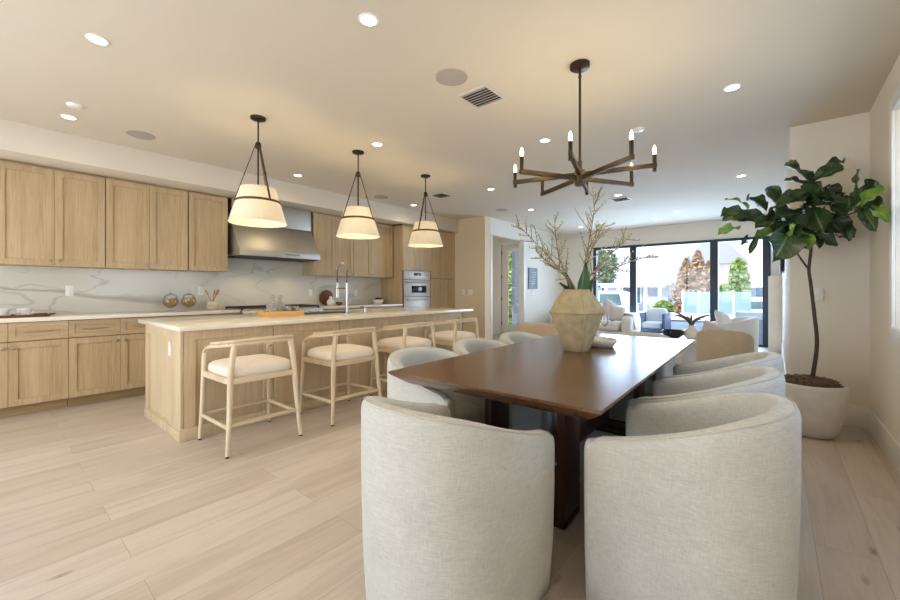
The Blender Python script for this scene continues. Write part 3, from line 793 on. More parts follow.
# ------------------------------------------------------------------ barrel dining chairs (local: faces +y)
def barrel_path(w, d, n=44, flare=0.0):
    """outer plan path from the right arm tip, round the back, to the left arm tip; returns (point, inward normal, s in 0..1 for height)"""
    hw = w / 2; yf = d * 0.47; yb = -d * 0.53; cy = yb + hw * 1.02
    pts = []
    L1 = 9
    for i in range(L1): 
        k = i / L1
        pts.append(V((hw - 0.010 * (1 - k) ** 2, yf + (cy - yf) * k, 0)))
    nn = n - 2 * L1
    for i in range(nn + 1):
        a = PI * i / nn
        e = 0.89
        c_, s_ = math.cos(a), math.sin(a)
        pts.append(V((math.copysign(abs(c_) ** e, c_) * hw, cy - abs(s_) ** e * (cy - yb), 0)))
    for p in reversed(pts[:L1]): pts.append(V((-p.x, p.y, 0)))
    return pts
def make_barrel(label, name='dining_chair', cat='chair', w=0.63, d=0.60, zb=0.812, za=0.648, th=0.084, mat='linen', group='oatmeal barrel dining chairs around the table', seat_z=0.47):
    t = thing(name, label, cat, (0, 0, 0), 0, group)
    pts = barrel_path(w, d)
    n = len(pts)
    yf = d * 0.47; yb = -d * 0.53
    m = MB(); rows = []; pipe = []
    for i, p in enumerate(pts):
        tg = (pts[min(i + 1, n - 1)] - pts[max(i - 1, 0)]).normalized()
        nin = V((-tg.y, tg.x, 0))
        if nin.dot(V((0, -0.1, 0)) - p) < 0: nin = -nin
        k = (yf - p.y) / (yf - yb)                # 0 at the arm tip, 1 at the back
        s = k * k * (3 - 2 * k)
        z = za + (zb - za) * (0.5 * k + 0.5 * s)
        if i in (0, n - 1): z -= 0.012
        # cross section, outside bottom to inside bottom
        r = th
        prof = [(0.022, 0.02), (0.016, 0.10), (0.006, 0.35 * z), (0.0, 0.7 * z), (0.0, z - 0.035), (0.004, z - 0.018), (0.013, z - 0.006), (0.027, z), (r * 0.62, z - 0.001), (r - 0.014, z - 0.007), (r - 0.004, z - 0.02), (r, z - 0.045), (r + 0.006, z * 0.75), (r + 0.008, seat_z - 0.05), (r + 0.008, 0.08), (r, 0.02)]
        rows.append([m.bm.verts.new(p + nin * a + V((0, 0, b))) for a, b in prof])
        pipe.append(p + nin * 0.0135 + V((0, 0, z - 0.004)))
    # rounded caps at the two arm tips
    def cap(row, dirn):
        prev = row
        for f_, sc in ((0.014, 0.93), (0.022, 0.78), (0.026, 0.5)):
            c = sum((v.co for v in row), V()) / len(row)
            new = []
            for v in row:
                q = v.co.copy(); mid = V((c.x, c.y, q.z)); 
                q = mid + (q - mid) * sc
                if q.z > 0.3: q.z -= (1 - sc) * 0.03
                q.y += f_ * dirn
                new.append(m.bm.verts.new(q))
            rows_ = [prev, new]
            m._grid_faces(rows_, False, True); prev = new
        m.bm.faces.new(prev)
    m._grid_faces(rows, False, True)
    cap(rows[0], 1); cap(rows[-1], 1)
    shell = m.build('shell', M[mat], t, 180)
    MB().tube(pipe, 0.0035, 6).build('piping', M['piping'], shell, 180)
    # seat cushion fills the inside
    ins = th + 0.012
    inner = []
    for i, p in enumerate(pts):
        tg = (pts[min(i + 1, n - 1)] - pts[max(i - 1, 0)]).normalized()
        nin = V((-tg.y, tg.x, 0))
        if nin.dot(V((0, -0.1, 0)) - p) < 0: nin = -nin
        inner.append(p + nin * ins)
    m = MB(); rows = []
    c = V((0, 0.0, 0))
    for z, sc in ((seat_z - 0.15, 0.97), (seat_z - 0.14, 1.0), (seat_z - 0.03, 1.0), (seat_z - 0.01, 0.97), (seat_z, 0.90), (seat_z + 0.006, 0.7), (seat_z + 0.008, 0.4)):
        rows.append([m.bm.verts.new(V((q.x * sc, q.y * sc, z))) for q in inner])
    m._grid_faces(rows, False, True); m.bm.faces.new(rows[-1]); m.bm.faces.new(list(reversed(rows[0])))
    m.build('seat_cushion', M[mat], t, 60)
    m = MB(); rows = []
    for z in (0.03, seat_z - 0.155): rows.append([m.bm.verts.new(V((q.x * 0.985, q.y * 0.93, z))) for q in inner])
    m._grid_faces(rows, False, True); m.bm.faces.new(rows[-1]); m.bm.faces.new(list(reversed(rows[0])))
    m.build('seat_base', M[mat], t, 40)
    m = MB(); rows = []
    for z in (0.0, 0.03): rows.append([m.bm.verts.new(V((q.x * 0.9, q.y * 0.9, z))) for q in inner])
    m._grid_faces(rows, False, True); m.bm.faces.new(rows[-1]); m.bm.faces.new(list(reversed(rows[0])))
    m.build('plinth', M['black'], t, 40)
    return t

c0 = make_barrel('oatmeal barrel chair seen from behind at the near end of the table')
c0.location = (-0.971, 1.153, 0)
XRW, XLW = -0.28, -1.59
for y, lab in ((1.75, 'large oatmeal barrel chair at lower right, nearest chair on the plant side'),
               (2.42, 'second oatmeal barrel chair from the camera on the plant side of the table'),
               (3.06, 'third oatmeal barrel chair from the camera on the plant side of the table')):
    dup(c0, (-0.25 if y < 2 else XRW, y, 0), PI / 2, lab)
for y, lab in ((1.82, 'oatmeal barrel chair at the walnut table corner nearest the island stools'),
               (2.46, 'middle oatmeal barrel chair on the island side, behind the table corner chair'),
               (3.10, 'oatmeal barrel chair on the island side nearest the front door')):
    dup(c0, (XLW, y, 0), -PI / 2, lab)
hc = dup(c0, (-1.0, 3.91, 0), PI, 'oatmeal barrel chair at the far end of the table, behind the plate'); hc.scale = (1, 1, 0.965)

# ------------------------------------------------------------------ vase, dish and glass on the table
vx, vy = -1.107, 2.77
t = thing('clay_vase', 'large ribbed sand coloured clay vase on the walnut table', 'vase', (vx, vy, TZ), -0.1)
prof = [(0.078, 0), (0.084, 0.004), (0.105, 0.06), (0.142, 0.16), (0.172, 0.24), (0.183, 0.275), (0.184, 0.285), (0.176, 0.305), (0.152, 0.355), (0.118, 0.40), (0.094, 0.43), (0.090, 0.445), (0.084, 0.445), (0.080, 0.43), (0.10, 0.40), (0.14, 0.345), (0.165, 0.28), (0.12, 0.14), (0.07, 0.02)]
m = MB(); rows = []
SEG = 48
for r, z in prof:
    row = []
    for k in range(SEG):
        a = 2 * PI * k / SEG
        fa = (a + PI / 4) % (PI / 2) - PI / 4          # softly four-sided body
        rr = 0.955 * r * (0.94 / max(0.90, math.cos(fa)) * 0.5 + 0.53)
        row.append(m.bm.verts.new((rr * math.cos(a), rr * math.sin(a), z)))
    rows.append(row)
m._grid_faces(rows, False, True); m.bm.faces.new(list(reversed(rows[0]))); m.bm.faces.new(rows[-1])
m.build('body', M['ceramic'], t, 50)
def vr(a, r):
    fa = (a + PI / 4) % (PI / 2) - PI / 4
    return 0.955 * r * (0.94 / max(0.90, math.cos(fa)) * 0.5 + 0.53)
m = MB()
m.tube([(vr(2 * PI * k / 48, 0.184) * math.cos(2 * PI * k / 48), vr(2 * PI * k / 48, 0.184) * math.sin(2 * PI * k / 48), 0.28) for k in range(48)], 0.0095, 6, closed=True)
for q in range(4):
    a = PI / 4 + q * PI / 2
    m.tube([(vr(a, r) * math.cos(a), vr(a, r) * math.sin(a), z) for r, z in prof[1:12]], 0.0075, 6)
m.build('rib', M['ceramic'], t, 180)

t = thing('stoneware_dish', 'low round pale stoneware dish on the table, right of the clay vase', 'dish', (-1.07, 3.10, TZ))
MB().lathe([(0.10, 0), (0.115, 0.006), (0.136, 0.034), (0.140, 0.052), (0.135, 0.058), (0.127, 0.055), (0.11, 0.042), (0.03, 0.038)], seg=40, cap0=True, cap1=True).build('bowl', M['dish'], t, 60)
def wine_glass(loc, label, s=1.0):
    t = thing('wine_glass', label, 'wine glass', loc, 0)
    b = [(0.034, 0.0), (0.034, 0.003), (0.006, 0.008), (0.004, 0.02), (0.004, 0.09), (0.010, 0.098), (0.032, 0.118), (0.042, 0.15), (0.041, 0.18), (0.035, 0.215), (0.0335, 0.215), (0.039, 0.18), (0.040, 0.15), (0.030, 0.12), (0.005, 0.102)]
    MB().lathe([(r * s, z * s) for r, z in b], seg=24, cap0=True, cap1=True).build('bowl', M['glassware'], t, 60)
    return t
wine_glass((-1.22, 3.70, TZ), 'clear wine glass standing behind the stoneware dish', 1.0)

# branches and leaves in the vase
def at3(r, dd, z):     # offset from the vase axis: r to the camera's right, dd away from the camera
    return V((0.768 * r - 0.64 * dd, 0.64 * r + 0.768 * dd, z))
vase_top = V((vx, vy, 0))
GB = 'budding branches in the clay vase'
def branch(label, ctrl, seed, ntw=9, tw=0.16):
    rnd = random.Random(seed)
    t = thing('budding_branch', label, 'branch', (vx, vy, TZ + 0.03), 0, GB)
    pts = smoothpts([at3(r, d, z - TZ - 0.03) for r, d, z in ctrl], 7)
    n = len(pts)
    m = MB(); m.tube(pts, [0.0075 * (1 - 0.8 * i / n) for i in range(n)], 6)
    buds = MB()
    def bud(p, s):
        d = V((rnd.uniform(-1, 1), rnd.uniform(-1, 1), rnd.uniform(0, 1))).normalized()
        M_ = d.to_track_quat('Z', 'Y').to_matrix().to_4x4()
        buds.ico(p + d * s, s, 1, (0.55, 0.55, 1.3), M_)
    for k in range(ntw):
        i = int(n * (0.38 + 0.6 * k / ntw)); i = min(i, n - 2)
        p = pts[i]; d = (pts[i + 1] - pts[i]).normalized()
        s = V((rnd.uniform(-1, 1), rnd.uniform(-1, 1), rnd.uniform(-0.5, 0.9))); s = (s - d * s.dot(d)).normalized()
        L = tw * rnd.uniform(0.5, 1.2) * (1.1 - 0.5 * k / ntw)
        e = p + (d * 0.75 + s * 0.7).normalized() * L
        mid = (p + e) / 2 + s * L * 0.06
        q = bez(p, mid, e, 5)
        m.tube(q, [0.0034, 0.003, 0.0028, 0.0025, 0.002, 0.0014], 5)
        for j in range(1, 6):
            bud(q[j], rnd.uniform(0.005, 0.0095))
            if rnd.random() < 0.6: bud(q[j] + V((0.004, 0.004, 0.004)), rnd.uniform(0.005, 0.010))
    for i in range(int(n * 0.4), n):
        if rnd.random() < 0.75: bud(pts[i], rnd.uniform(0.006, 0.011))
    m.build('stem', M['twig'], t, 180)
    buds.build('bud', M['bud'], t, 180, kind='stuff')
    return t
branch('budding branch rising furthest, above the window frame, in the clay vase', [(0.01, 0.0, 0.82), (0.03, 0.01, 1.2), (0.10, 0.05, 1.52), (0.15, 0.08, 1.76), (0.175, 0.10, 1.93)], 1, 20, 0.2)
branch('budding branch leaning furthest left toward the front door', [(-0.01, 0.0, 0.82), (-0.04, -0.01, 1.2), (-0.16, -0.05, 1.37), (-0.33, -0.1, 1.54), (-0.46, -0.12, 1.66)], 2, 20, 0.16)
branch('upright thin budding branch left of the vase centre', [(-0.02, 0.02, 0.82), (-0.035, 0.03, 1.2), (-0.10, 0.08, 1.42), (-0.125, 0.1, 1.60), (-0.13, 0.12, 1.74)], 3, 15, 0.14)
branch('lower left budding branch below the longest left one', [(0.0, -0.02, 0.82), (-0.03, -0.04, 1.2), (-0.14, -0.1, 1.32), (-0.26, -0.14, 1.40), (-0.34, -0.18, 1.47)], 4, 15, 0.12)
branch('budding branch leaning right, crossing the window mullion', [(0.02, 0.0, 0.82), (0.05, 0.02, 1.2), (0.17, 0.06, 1.36), (0.32, 0.10, 1.50), (0.46, 0.14, 1.62)], 5, 18, 0.17)
branch('lowest budding branch reaching furthest right over the window', [(0.02, 0.02, 0.82), (0.06, 0.03, 1.2), (0.22, 0.10, 1.31), (0.44, 0.14, 1.41), (0.66, 0.16, 1.47)], 6, 18, 0.17)
branch('budding branch just right of the tallest one', [(0.01, 0.02, 0.82), (0.045, 0.04, 1.2), (0.13, 0.12, 1.44), (0.22, 0.18, 1.62), (0.27, 0.22, 1.70)], 8, 15, 0.16)

def leaf_mesh(m, base, tip, width, normal, curl=0.12, wave=0.05, rnd=random, obovate=True, nu=6, nv=10, mi=0):
    """adds one leaf from base to tip"""
    base, tip = V(base), V(tip); L = (tip - base).length; d = (tip - base).normalized()
    nrm = V(normal); nrm = (nrm - d * nrm.dot(d)).normalized(); s = d.cross(nrm)
    ph = rnd.uniform(0, 6.28)
    uvl = m.bm.loops.layers.uv.verify()
    rows = []
    for j in range(nv + 1):
        v = (1 - math.cos(PI * j / nv)) / 2
        if obovate:
            wv = math.sin(PI * min(1, v ** 1.15)) ** 0.6 * (0.60 + 0.40 * v) * (1 - 0.16 * math.exp(-((v - 0.38) / 0.12) ** 2))
        else:
            wv = math.sin(PI * v ** 0.8) ** 0.9
        wv = max(wv, 0.03)
        row = []
        for i in range(nu + 1):
            u = i / nu * 2 - 1
            h = curl * L * (math.sin(PI * v) * 0.7 - v * v * 0.5) + abs(u) ** 1.5 * width * 0.22 + wave * L * math.sin(ph + v * 13 + u * 1.2) * abs(u) ** 2 * 0.8
            row.append((m.bm.verts.new(base + d * (L * v) + s * (u * wv * width / 2) + nrm * h), (u * 0.5 + 0.5, v)))
        rows.append(row)
    for j in range(nv):
        for i in range(nu):
            q = [rows[j][i], rows[j][i + 1], rows[j + 1][i + 1], rows[j + 1][i]]
            f = m.bm.faces.new([x[0] for x in q]); f.material_index = mi
            for lp, x in zip(f.loops, q): lp[uvl].uv = x[1]
for k, (b0, tp, wd, nn, lab) in enumerate((
    ((0.0, -0.02, 1.1), (0.04, -0.06, 1.40), 0.10, (0.3, -1, 0), 'broad upright green leaf standing in the mouth of the clay vase'),
    ((-0.02, 0.0, 1.1), (-0.085, 0.02, 1.33), 0.07, (0.5, -1, 0.3), 'narrow green leaf tilting left out of the clay vase'),
    ((-0.03, 0.01, 1.15), (-0.12, 0.03, 1.25), 0.06, (0, -0.6, 1), 'dark leaf drooping over the left shoulder of the clay vase'),
    ((0.03, -0.01, 1.12), (0.10, -0.04, 1.28), 0.06, (0.2, -1, 0.4), 'small green leaf at the right of the vase mouth'))):
    m = MB(); leaf_mesh(m, at3(*b0), at3(*tp), wd, at3(nn[0], nn[1], nn[2]), 0.05, 0.01, random.Random(k), False)
    o = m.build('broad_leaf', M['leaf_v'], None, 180, loc=(vx, vy, 0)); tag(o, lab, 'leaf', 'green leaves in the clay vase')
    bmz = o.data
    for v in bmz.vertices: v.co.z -= TZ + 0.4
    o.location.z = TZ + 0.4

# ------------------------------------------------------------------ fiddle leaf fig
px_, py_ = 0.218, 4.43
t = thing('potted_fig_tree', 'tall fiddle leaf fig tree in a whitewashed round pot by the right wall', 'potted plant', (px_, py_, 0))
MB().lathe([(0.12, 0.0), (0.15, 0.008), (0.186, 0.06), (0.215, 0.17), (0.234, 0.31), (0.238, 0.41), (0.234, 0.428), (0.22, 0.434), (0.212, 0.425), (0.208, 0.37), (0.12, 0.35)], seg=48, cap0=True, cap1=True).build('pot', M['pot'], t, 60)
m = MB(); rr = random.Random(3)
m.lathe([(0.209, 0.415), (0.17, 0.43), (0.1, 0.455), (0.03, 0.465)], seg=28, cap0=False, cap1=True)
for k in range(420):
    a = rr.uniform(0, 2 * PI); r = 0.197 * math.sqrt(rr.random())
    Mx = Matrix.Rotation(rr.uniform(0, 6), 4, 'Z') @ Matrix.Rotation(rr.uniform(-0.6, 0.6), 4, 'X')
    m.ico((r * math.cos(a), r * math.sin(a), 0.425 + 0.045 * (1 - r / 0.2) + rr.uniform(0, 0.025)), rr.uniform(0.008, 0.017), 1, (1.5, 0.6, 0.4), Mx)
m.build('mulch', M['soil'], t, 0)
def fp(px, py, dd=0.0):
    """local point for a spot dd metres behind the trunk plane"""
    d = 3.25 + dd; r = (px - 450) / 390 * d; z = 1.2 + (290 - py) / 390 * d
    return V((-0.64 * d + 0.768 * r - px_, 0.768 * d + 0.64 * r - py_, z))
tr = MB()
trunk = smoothpts([V((0.02, 0, 0.44)), fp(817, 345), fp(814.5, 315), fp(811, 285), fp(809, 269), fp(811, 250), fp(811, 228, -0.03), fp(813, 205, -0.02), fp(812, 185, 0.0)], 5)
tr.tube(trunk, [0.0155 - 0.008 * i / len(trunk) for i in range(len(trunk))], 10)
def twig(a, b, c, r=0.007):
    q = bez(a, b, c, 8); tr.tube(q, [r * (1 - 0.5 * i / 8) for i in range(9)], 7)
twig(fp(809.5, 270), fp(797, 255, 0.02), fp(789, 238, 0.06), 0.0085)
twig(fp(789, 238, 0.06), fp(775, 222, 0.1), fp(742, 213, 0.05), 0.007)
twig(fp(811, 232), fp(835, 218, -0.15), fp(868, 208, -0.5), 0.008)
twig(fp(812, 205), fp(825, 195, -0.1), fp(840, 200, -0.2), 0.006)
tr.build('trunk', M['bark'], t, 180)
fol = MB(); rr = random.Random(11)
def Z(x, y): return 700 + x / 4.285, 140 + y / 4.285
LEAVES = [ # base x,y  tip x,y  width(px in crop)  depth base, depth tip, light?
 (478,200,372,108,85,0,-0.05,0),(480,190,608,84,48,0,0.08,0),(482,182,606,118,75,0,-0.1,0),(470,205,368,172,50,0.03,0.1,0),
 (492,262,520,180,105,-0.02,-0.12,0),(475,262,335,282,70,-0.02,-0.15,0),(478,268,345,258,90,0.02,0.1,0),(326,282,298,205,62,0.05,0,0),(330,275,318,222,40,0.08,0.1,0),
 (205,297,118,250,24,0.06,0.02,1),(285,308,215,250,62,0.06,-0.04,0),(205,322,97,322,70,0.05,0,0),(190,350,100,345,60,0.07,0.15,0),(168,385,84,400,50,0.03,-0.06,1),
 (300,352,150,330,75,0.05,0.12,0),(310,345,240,375,70,0.02,-0.1,0),(382,378,322,508,118,-0.05,-0.2,0),(395,425,408,366,46,-0.12,-0.2,1),(418,402,468,468,72,-0.08,-0.2,1),
 (488,298,528,388,95,-0.05,-0.2,0),(535,325,606,398,100,-0.02,-0.12,0),(592,312,640,424,45,-0.05,-0.15,0),(478,402,580,452,48,-0.02,-0.1,0),(470,400,510,460,40,0.02,-0.12,0),
 (684,222,680,130,24,-0.45,-0.51,0),(648,305,770,190,90,-0.3,-0.54,0),(690,302,798,214,70,-0.45,-0.675,1),(700,292,818,270,60,-0.45,-0.6,0),(738,296,834,348,58,-0.57,-0.75,1),(690,300,748,376,50,-0.45,-0.675,0),
 (255,398,212,484,26,0.03,0,0),(205,405,180,450,18,0.05,0.05,0),(520,262,602,236,50,0,0.1,0),(530,262,640,290,70,-0.1,-0.2,0),(440,300,520,270,75,0.05,-0.1,0),(350,350,452,372,95,0,-0.15,0),
 (420,330,330,330,95,0.05,-0.1,0),(430,310,500,340,90,0.1,0,0),(560,290,610,322,60,-0.05,-0.2,0),(330,395,240,410,45,0.02,-0.05,1),(590,250,560,200,55,0,0.15,0),(470,240,400,236,60,0.1,0.25,0),
 (480,330,560,350,90,0.1,0.22,0),(400,360,330,400,90,0.1,0.2,0),(640,300,590,262,60,-0.1,0.05,0),(500,230,545,250,70,-0.02,-0.18,0),(380,345,300,330,80,0.1,0.25,0),(660,310,720,330,60,-0.375,-0.3,0),(450,345,420,420,90,0,-0.16,0)]
camdir = V((-0.05, -0.95, -0.05))
for bx_, by_, tx_, ty_, wd, d0, d1, lt in LEAVES:
    b, e = fp(*Z(bx_, by_), d0), fp(*Z(tx_, ty_), d1)
    wm = wd / 4.285 / 390 * 3.21 * 1.2
    e = b.lerp(e, 1.06)
    nrm = V((rr.uniform(-0.45, 0.45), -0.75 + rr.uniform(-0.3, 0.3), 0.55 + rr.uniform(-0.3, 0.4)))
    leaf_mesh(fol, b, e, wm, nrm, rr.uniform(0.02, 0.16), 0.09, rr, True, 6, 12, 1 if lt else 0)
for k in range(24):          # inner leaves filling the crown
    a = rr.uniform(0, 6.28); c = fp(rr.uniform(775, 850), rr.uniform(195, 240), rr.uniform(-0.1, 0.25))
    dd_ = V((math.cos(a), math.sin(a), rr.uniform(-0.5, 0.6))).normalized()
    leaf_mesh(fol, c, c + dd_ * rr.uniform(0.13, 0.2), rr.uniform(0.09, 0.13), V((rr.uniform(-.5, .5), -0.7, rr.uniform(0.2, 0.9))), rr.uniform(0.02, 0.16), 0.08, rr, True, 6, 12, 0)
for v in fol.bm.verts:       # the right-hand leaves bend back from the wall
    if v.co.x > 0.33: v.co.x = 0.33 + (v.co.x - 0.33) * 0.35
    if v.co.x > 0.385: v.co.x = 0.385
    if v.co.y > 0.42: v.co.y = 0.42 + (v.co.y - 0.42) * 0.2
fol.build('foliage', [M['leaf'], M['leaf_l']], t, 180)
# ------------------------------------------------------------------ pendants
def lamp(name, kind, loc, energy, color, **kw):
    d = bpy.data.lights.new(name, kind); d.energy = energy; d.color = color
    for k, v in kw.items(): setattr(d, k, v)
    o = bpy.data.objects.new(name, d); C.objects.link(o); o.location = loc
    return o
WARM = s2l((1.0, 0.93, 0.755))
WARM2 = s2l((1.0, 0.89, 0.66))

def make_pendant(label):
    t = thing('pendant_lamp', label, 'pendant lamp', (0, 0, CEIL), 0, 'cone pendants over the kitchen island')
    MB().lathe([(0.0, -0.022), (0.055, -0.022), (0.064, -0.016), (0.066, 0.0)], seg=28, cap0=False, cap1=True).build('canopy', M['bronze'], t, 40)
    MB().cyl((0, 0, -0.02), (0, 0, -0.645), 0.007, seg=10).build('rod', M['bronze'], t)
    MB().lathe([(0.0, -0.285), (0.02, -0.283), (0.026, -0.27), (0.026, -0.245), (0.018, -0.225), (0.0, -0.222)], seg=16, cap0=False).build('hub', M['bronze'], t, 50)
    for k in range(3):
        a = math.radians(180 + 120 * k)
        c, s = math.cos(a), math.sin(a)
        m = MB()
        m.obox((0.022 * c, 0.022 * s, -0.25), (0.188 * c, 0.188 * s, -0.760), 0.017, 0.006, 0.001, up=(c, s, 0.3))
        st = m.build('strap', M['leather'], t)
        q0, q1 = V((0.022 * c, 0.022 * s, -0.25)), V((0.188 * c, 0.188 * s, -0.760))
        b = MB(); p = q0.lerp(q1, 0.5); b.obox(p, q0.lerp(q1, 0.545), 0.02, 0.009, 0.001, up=(c, s, 0.3)); b.build('buckle', M['bronze_gold'], st)
    sh = MB().lathe([(0.238, -0.950), (0.145, -0.640), (0.143, -0.640), (0.236, -0.950)], seg=56, cap0=False).build('shade', M['shade'], t, 60)
    b = MB(); b.lathe([(0.184, -0.770), (0.188, -0.770), (0.182, -0.749), (0.178, -0.749)], seg=48, cap0=False); b.build('band', M['leather'], sh, 60)
    for z, r in ((-0.950, 0.237), (-0.640, 0.144)):
        b = MB(); b.tube([(r * math.cos(2 * PI * k / 40), r * math.sin(2 * PI * k / 40), z) for k in range(40)], 0.003, 6, closed=True)
        b.build('rim', M['shade'], sh, 180)
    b = MB(); b.cyl((0, 0, -0.645), (0, 0, -0.725), 0.018, seg=12)
    for k in range(3): b.tube([(0, 0, -0.645), (0.144 * math.cos(k * 2.094), 0.144 * math.sin(k * 2.094), -0.642)], 0.003, 6)
    b.build('socket', M['bronze'], t)
    MB().sphere((0, 0, -0.770), 0.03, 14, 10, (1, 1, 1.25)).build('bulb', M['bulb'], t, 180)
    return t
PEND = [(-3.57, 1.59), (-3.59, 2.70), (-3.64, 3.85)]
p0 = make_pendant('cone pendant nearest the camera, left of three, in front of the steel hood')
p0.location = (*PEND[0], CEIL); p0.rotation_euler = (0, 0, math.radians(66))
dup(p0, (*PEND[1], CEIL), math.radians(83), 'middle cone pendant of the three over the island')
dup(p0, (*PEND[2], CEIL), math.radians(104), 'furthest cone pendant, in front of the oven tower')
for x, y in PEND: lamp('pendant_light', 'POINT', (x, y, CEIL - 0.79), 11, WARM2, shadow_soft_size=0.05)

# ------------------------------------------------------------------ chandelier
cx_, cy_ = -1.03, 2.63
t = thing('chandelier', 'dark bronze chandelier of eight bars with candle bulbs above the dining table', 'chandelier', (cx_, cy_, CEIL))
MB().lathe([(0.0, -0.03), (0.058, -0.03), (0.066, -0.024), (0.066, 0.0)], seg=32, cap0=False, cap1=True).build('canopy', M['bronze'], t, 40)
m = MB(); m.cyl((0, 0, -0.03), (0, 0, -0.68), 0.0085, seg=10); m.sphere((0, 0, -0.085), 0.013, 10, 8); m.build('rod', M['bronze_gold'], t)
ZA = -0.77
m = MB(); m.cyl((0, 0, -0.665), (0, 0, -0.74), 0.014, seg=14); m.cyl((0, 0, -0.73), (0, 0, -0.825), 0.036, seg=20); m.cyl((0, 0, -0.825), (0, 0, -0.833), 0.03, seg=20)
m.build('hub', M['bronze_gold'], t)
BULBS = []
for k in range(8):
    a = math.radians(20 + 45 * k)                 # angle measured from the camera's right, away from the camera
    ddir = V((0.768 * math.cos(a) - 0.64 * math.sin(a), 0.64 * math.cos(a) + 0.768 * math.sin(a), 0))
    R_ = 0.455
    arm = MB().obox(ddir * 0.03 + V((0, 0, ZA + (0.014 if k % 2 else -0.014))), ddir * (R_ + 0.014) + V((0, 0, ZA + (0.014 if k % 2 else -0.014))), 0.024, 0.029, 0.002).build('arm', M['bronze_gold'], t)
    p = ddir * R_ + V((0, 0, ZA))
    z0 = 0.0
    MB().cyl(p + V((0, 0, -0.026)), p + V((0, 0, 0.085)), 0.0125, seg=14).build('candle_sleeve', M['bronze'], arm)
    b = MB().lathe([(0.008, 0.085), (0.0105, 0.097), (0.011, 0.109), (0.0085, 0.125), (0.004, 0.138), (0.0, 0.145)], c=p, seg=12, cap0=True)
    b.build('bulb', M['bulb'], arm, 180)
    BULBS.append(p)
for p in BULBS:
    lamp('candle_light', 'POINT', V((cx_, cy_, CEIL)) + p + V((0, 0, 0.14)), 1.5, WARM2, shadow_soft_size=0.012)

# ------------------------------------------------------------------ ceiling fittings
def make_downlight():
    t = thing('downlight', 'x', 'ceiling light', (0, 0, CEIL), 0, 'recessed round ceiling lights')
    MB().lathe([(0.043, -0.001), (0.045, -0.006), (0.057, -0.006), (0.060, -0.001)], seg=32, cap0=False).build('trim_ring', M['plastic'], t, 60)
    MB().lathe([(0.0, -0.0035), (0.044, -0.0035)], seg=32, cap0=False).build('lens', M['glow'], t, 60)
    return t
DL = [((-3.22, 0.46), 'round ceiling light at upper left, nearest the photo corner'),
      ((-1.79, 1.42), 'round ceiling light at the top centre edge of the photo'),
      ((-0.25, 3.67), 'round ceiling light between the chandelier and the fig tree wall'),
      ((-4.86, 0.50), 'round ceiling light close to the soffit above the left cabinets'),
      ((-3.25, 2.69), 'round ceiling light right of the middle pendant canopy'),
      ((-4.95, 2.73), 'round ceiling light between first and second pendants near the soffit'),
      ((-1.83, 3.73), 'round ceiling light seen just left of the chandelier rod'),
      ((-5.06, 5.04), 'round ceiling light near the soffit, left of the far pendant'),
      ((-3.35, 5.0), 'round ceiling light left of the chandelier arms, over the island end'),
      ((-3.61, 6.77), 'round ceiling light above the budding branches, near the hall opening'),
      ((-1.97, 6.64), 'round ceiling light beside the square vent below the chandelier'),
      ((-0.35, 6.59), 'round ceiling light just above the fig tree crown, in the living room'),
      ((-3.67, 9.43), 'small round ceiling light above the left window corner'),
      ((-2.02, 9.33), 'small round ceiling light above the middle of the sliding doors'),
      ((-1.48, 8.77), 'smallest round ceiling light right of the chandelier, over the living room')]
d0 = make_downlight()
for i, ((x, y), lab) in enumerate(DL):
    if i == 0: d0.location = (x, y, CEIL); d0['label'] = lab
    else: dup(d0, (x, y, CEIL), 0, lab)
    l = lamp('downlight_and_fill_lamp', 'SPOT', (x, y, CEIL - 0.02), 14 if y < 5.5 else 6, WARM if y < 5.5 else s2l((1, 0.96, 0.9)), shadow_soft_size=0.05, spot_size=math.radians(150), spot_blend=0.9)
for x, y in ((-1.8, -0.9), (-4.0, -0.9), (-0.3, 0.6)):  # unseen fill spots with no fittings, added to brighten the room
    lamp('downlight_and_fill_lamp', 'SPOT', (x, y, CEIL - 0.02), 12, WARM, shadow_soft_size=0.05, spot_size=math.radians(150), spot_blend=0.9)

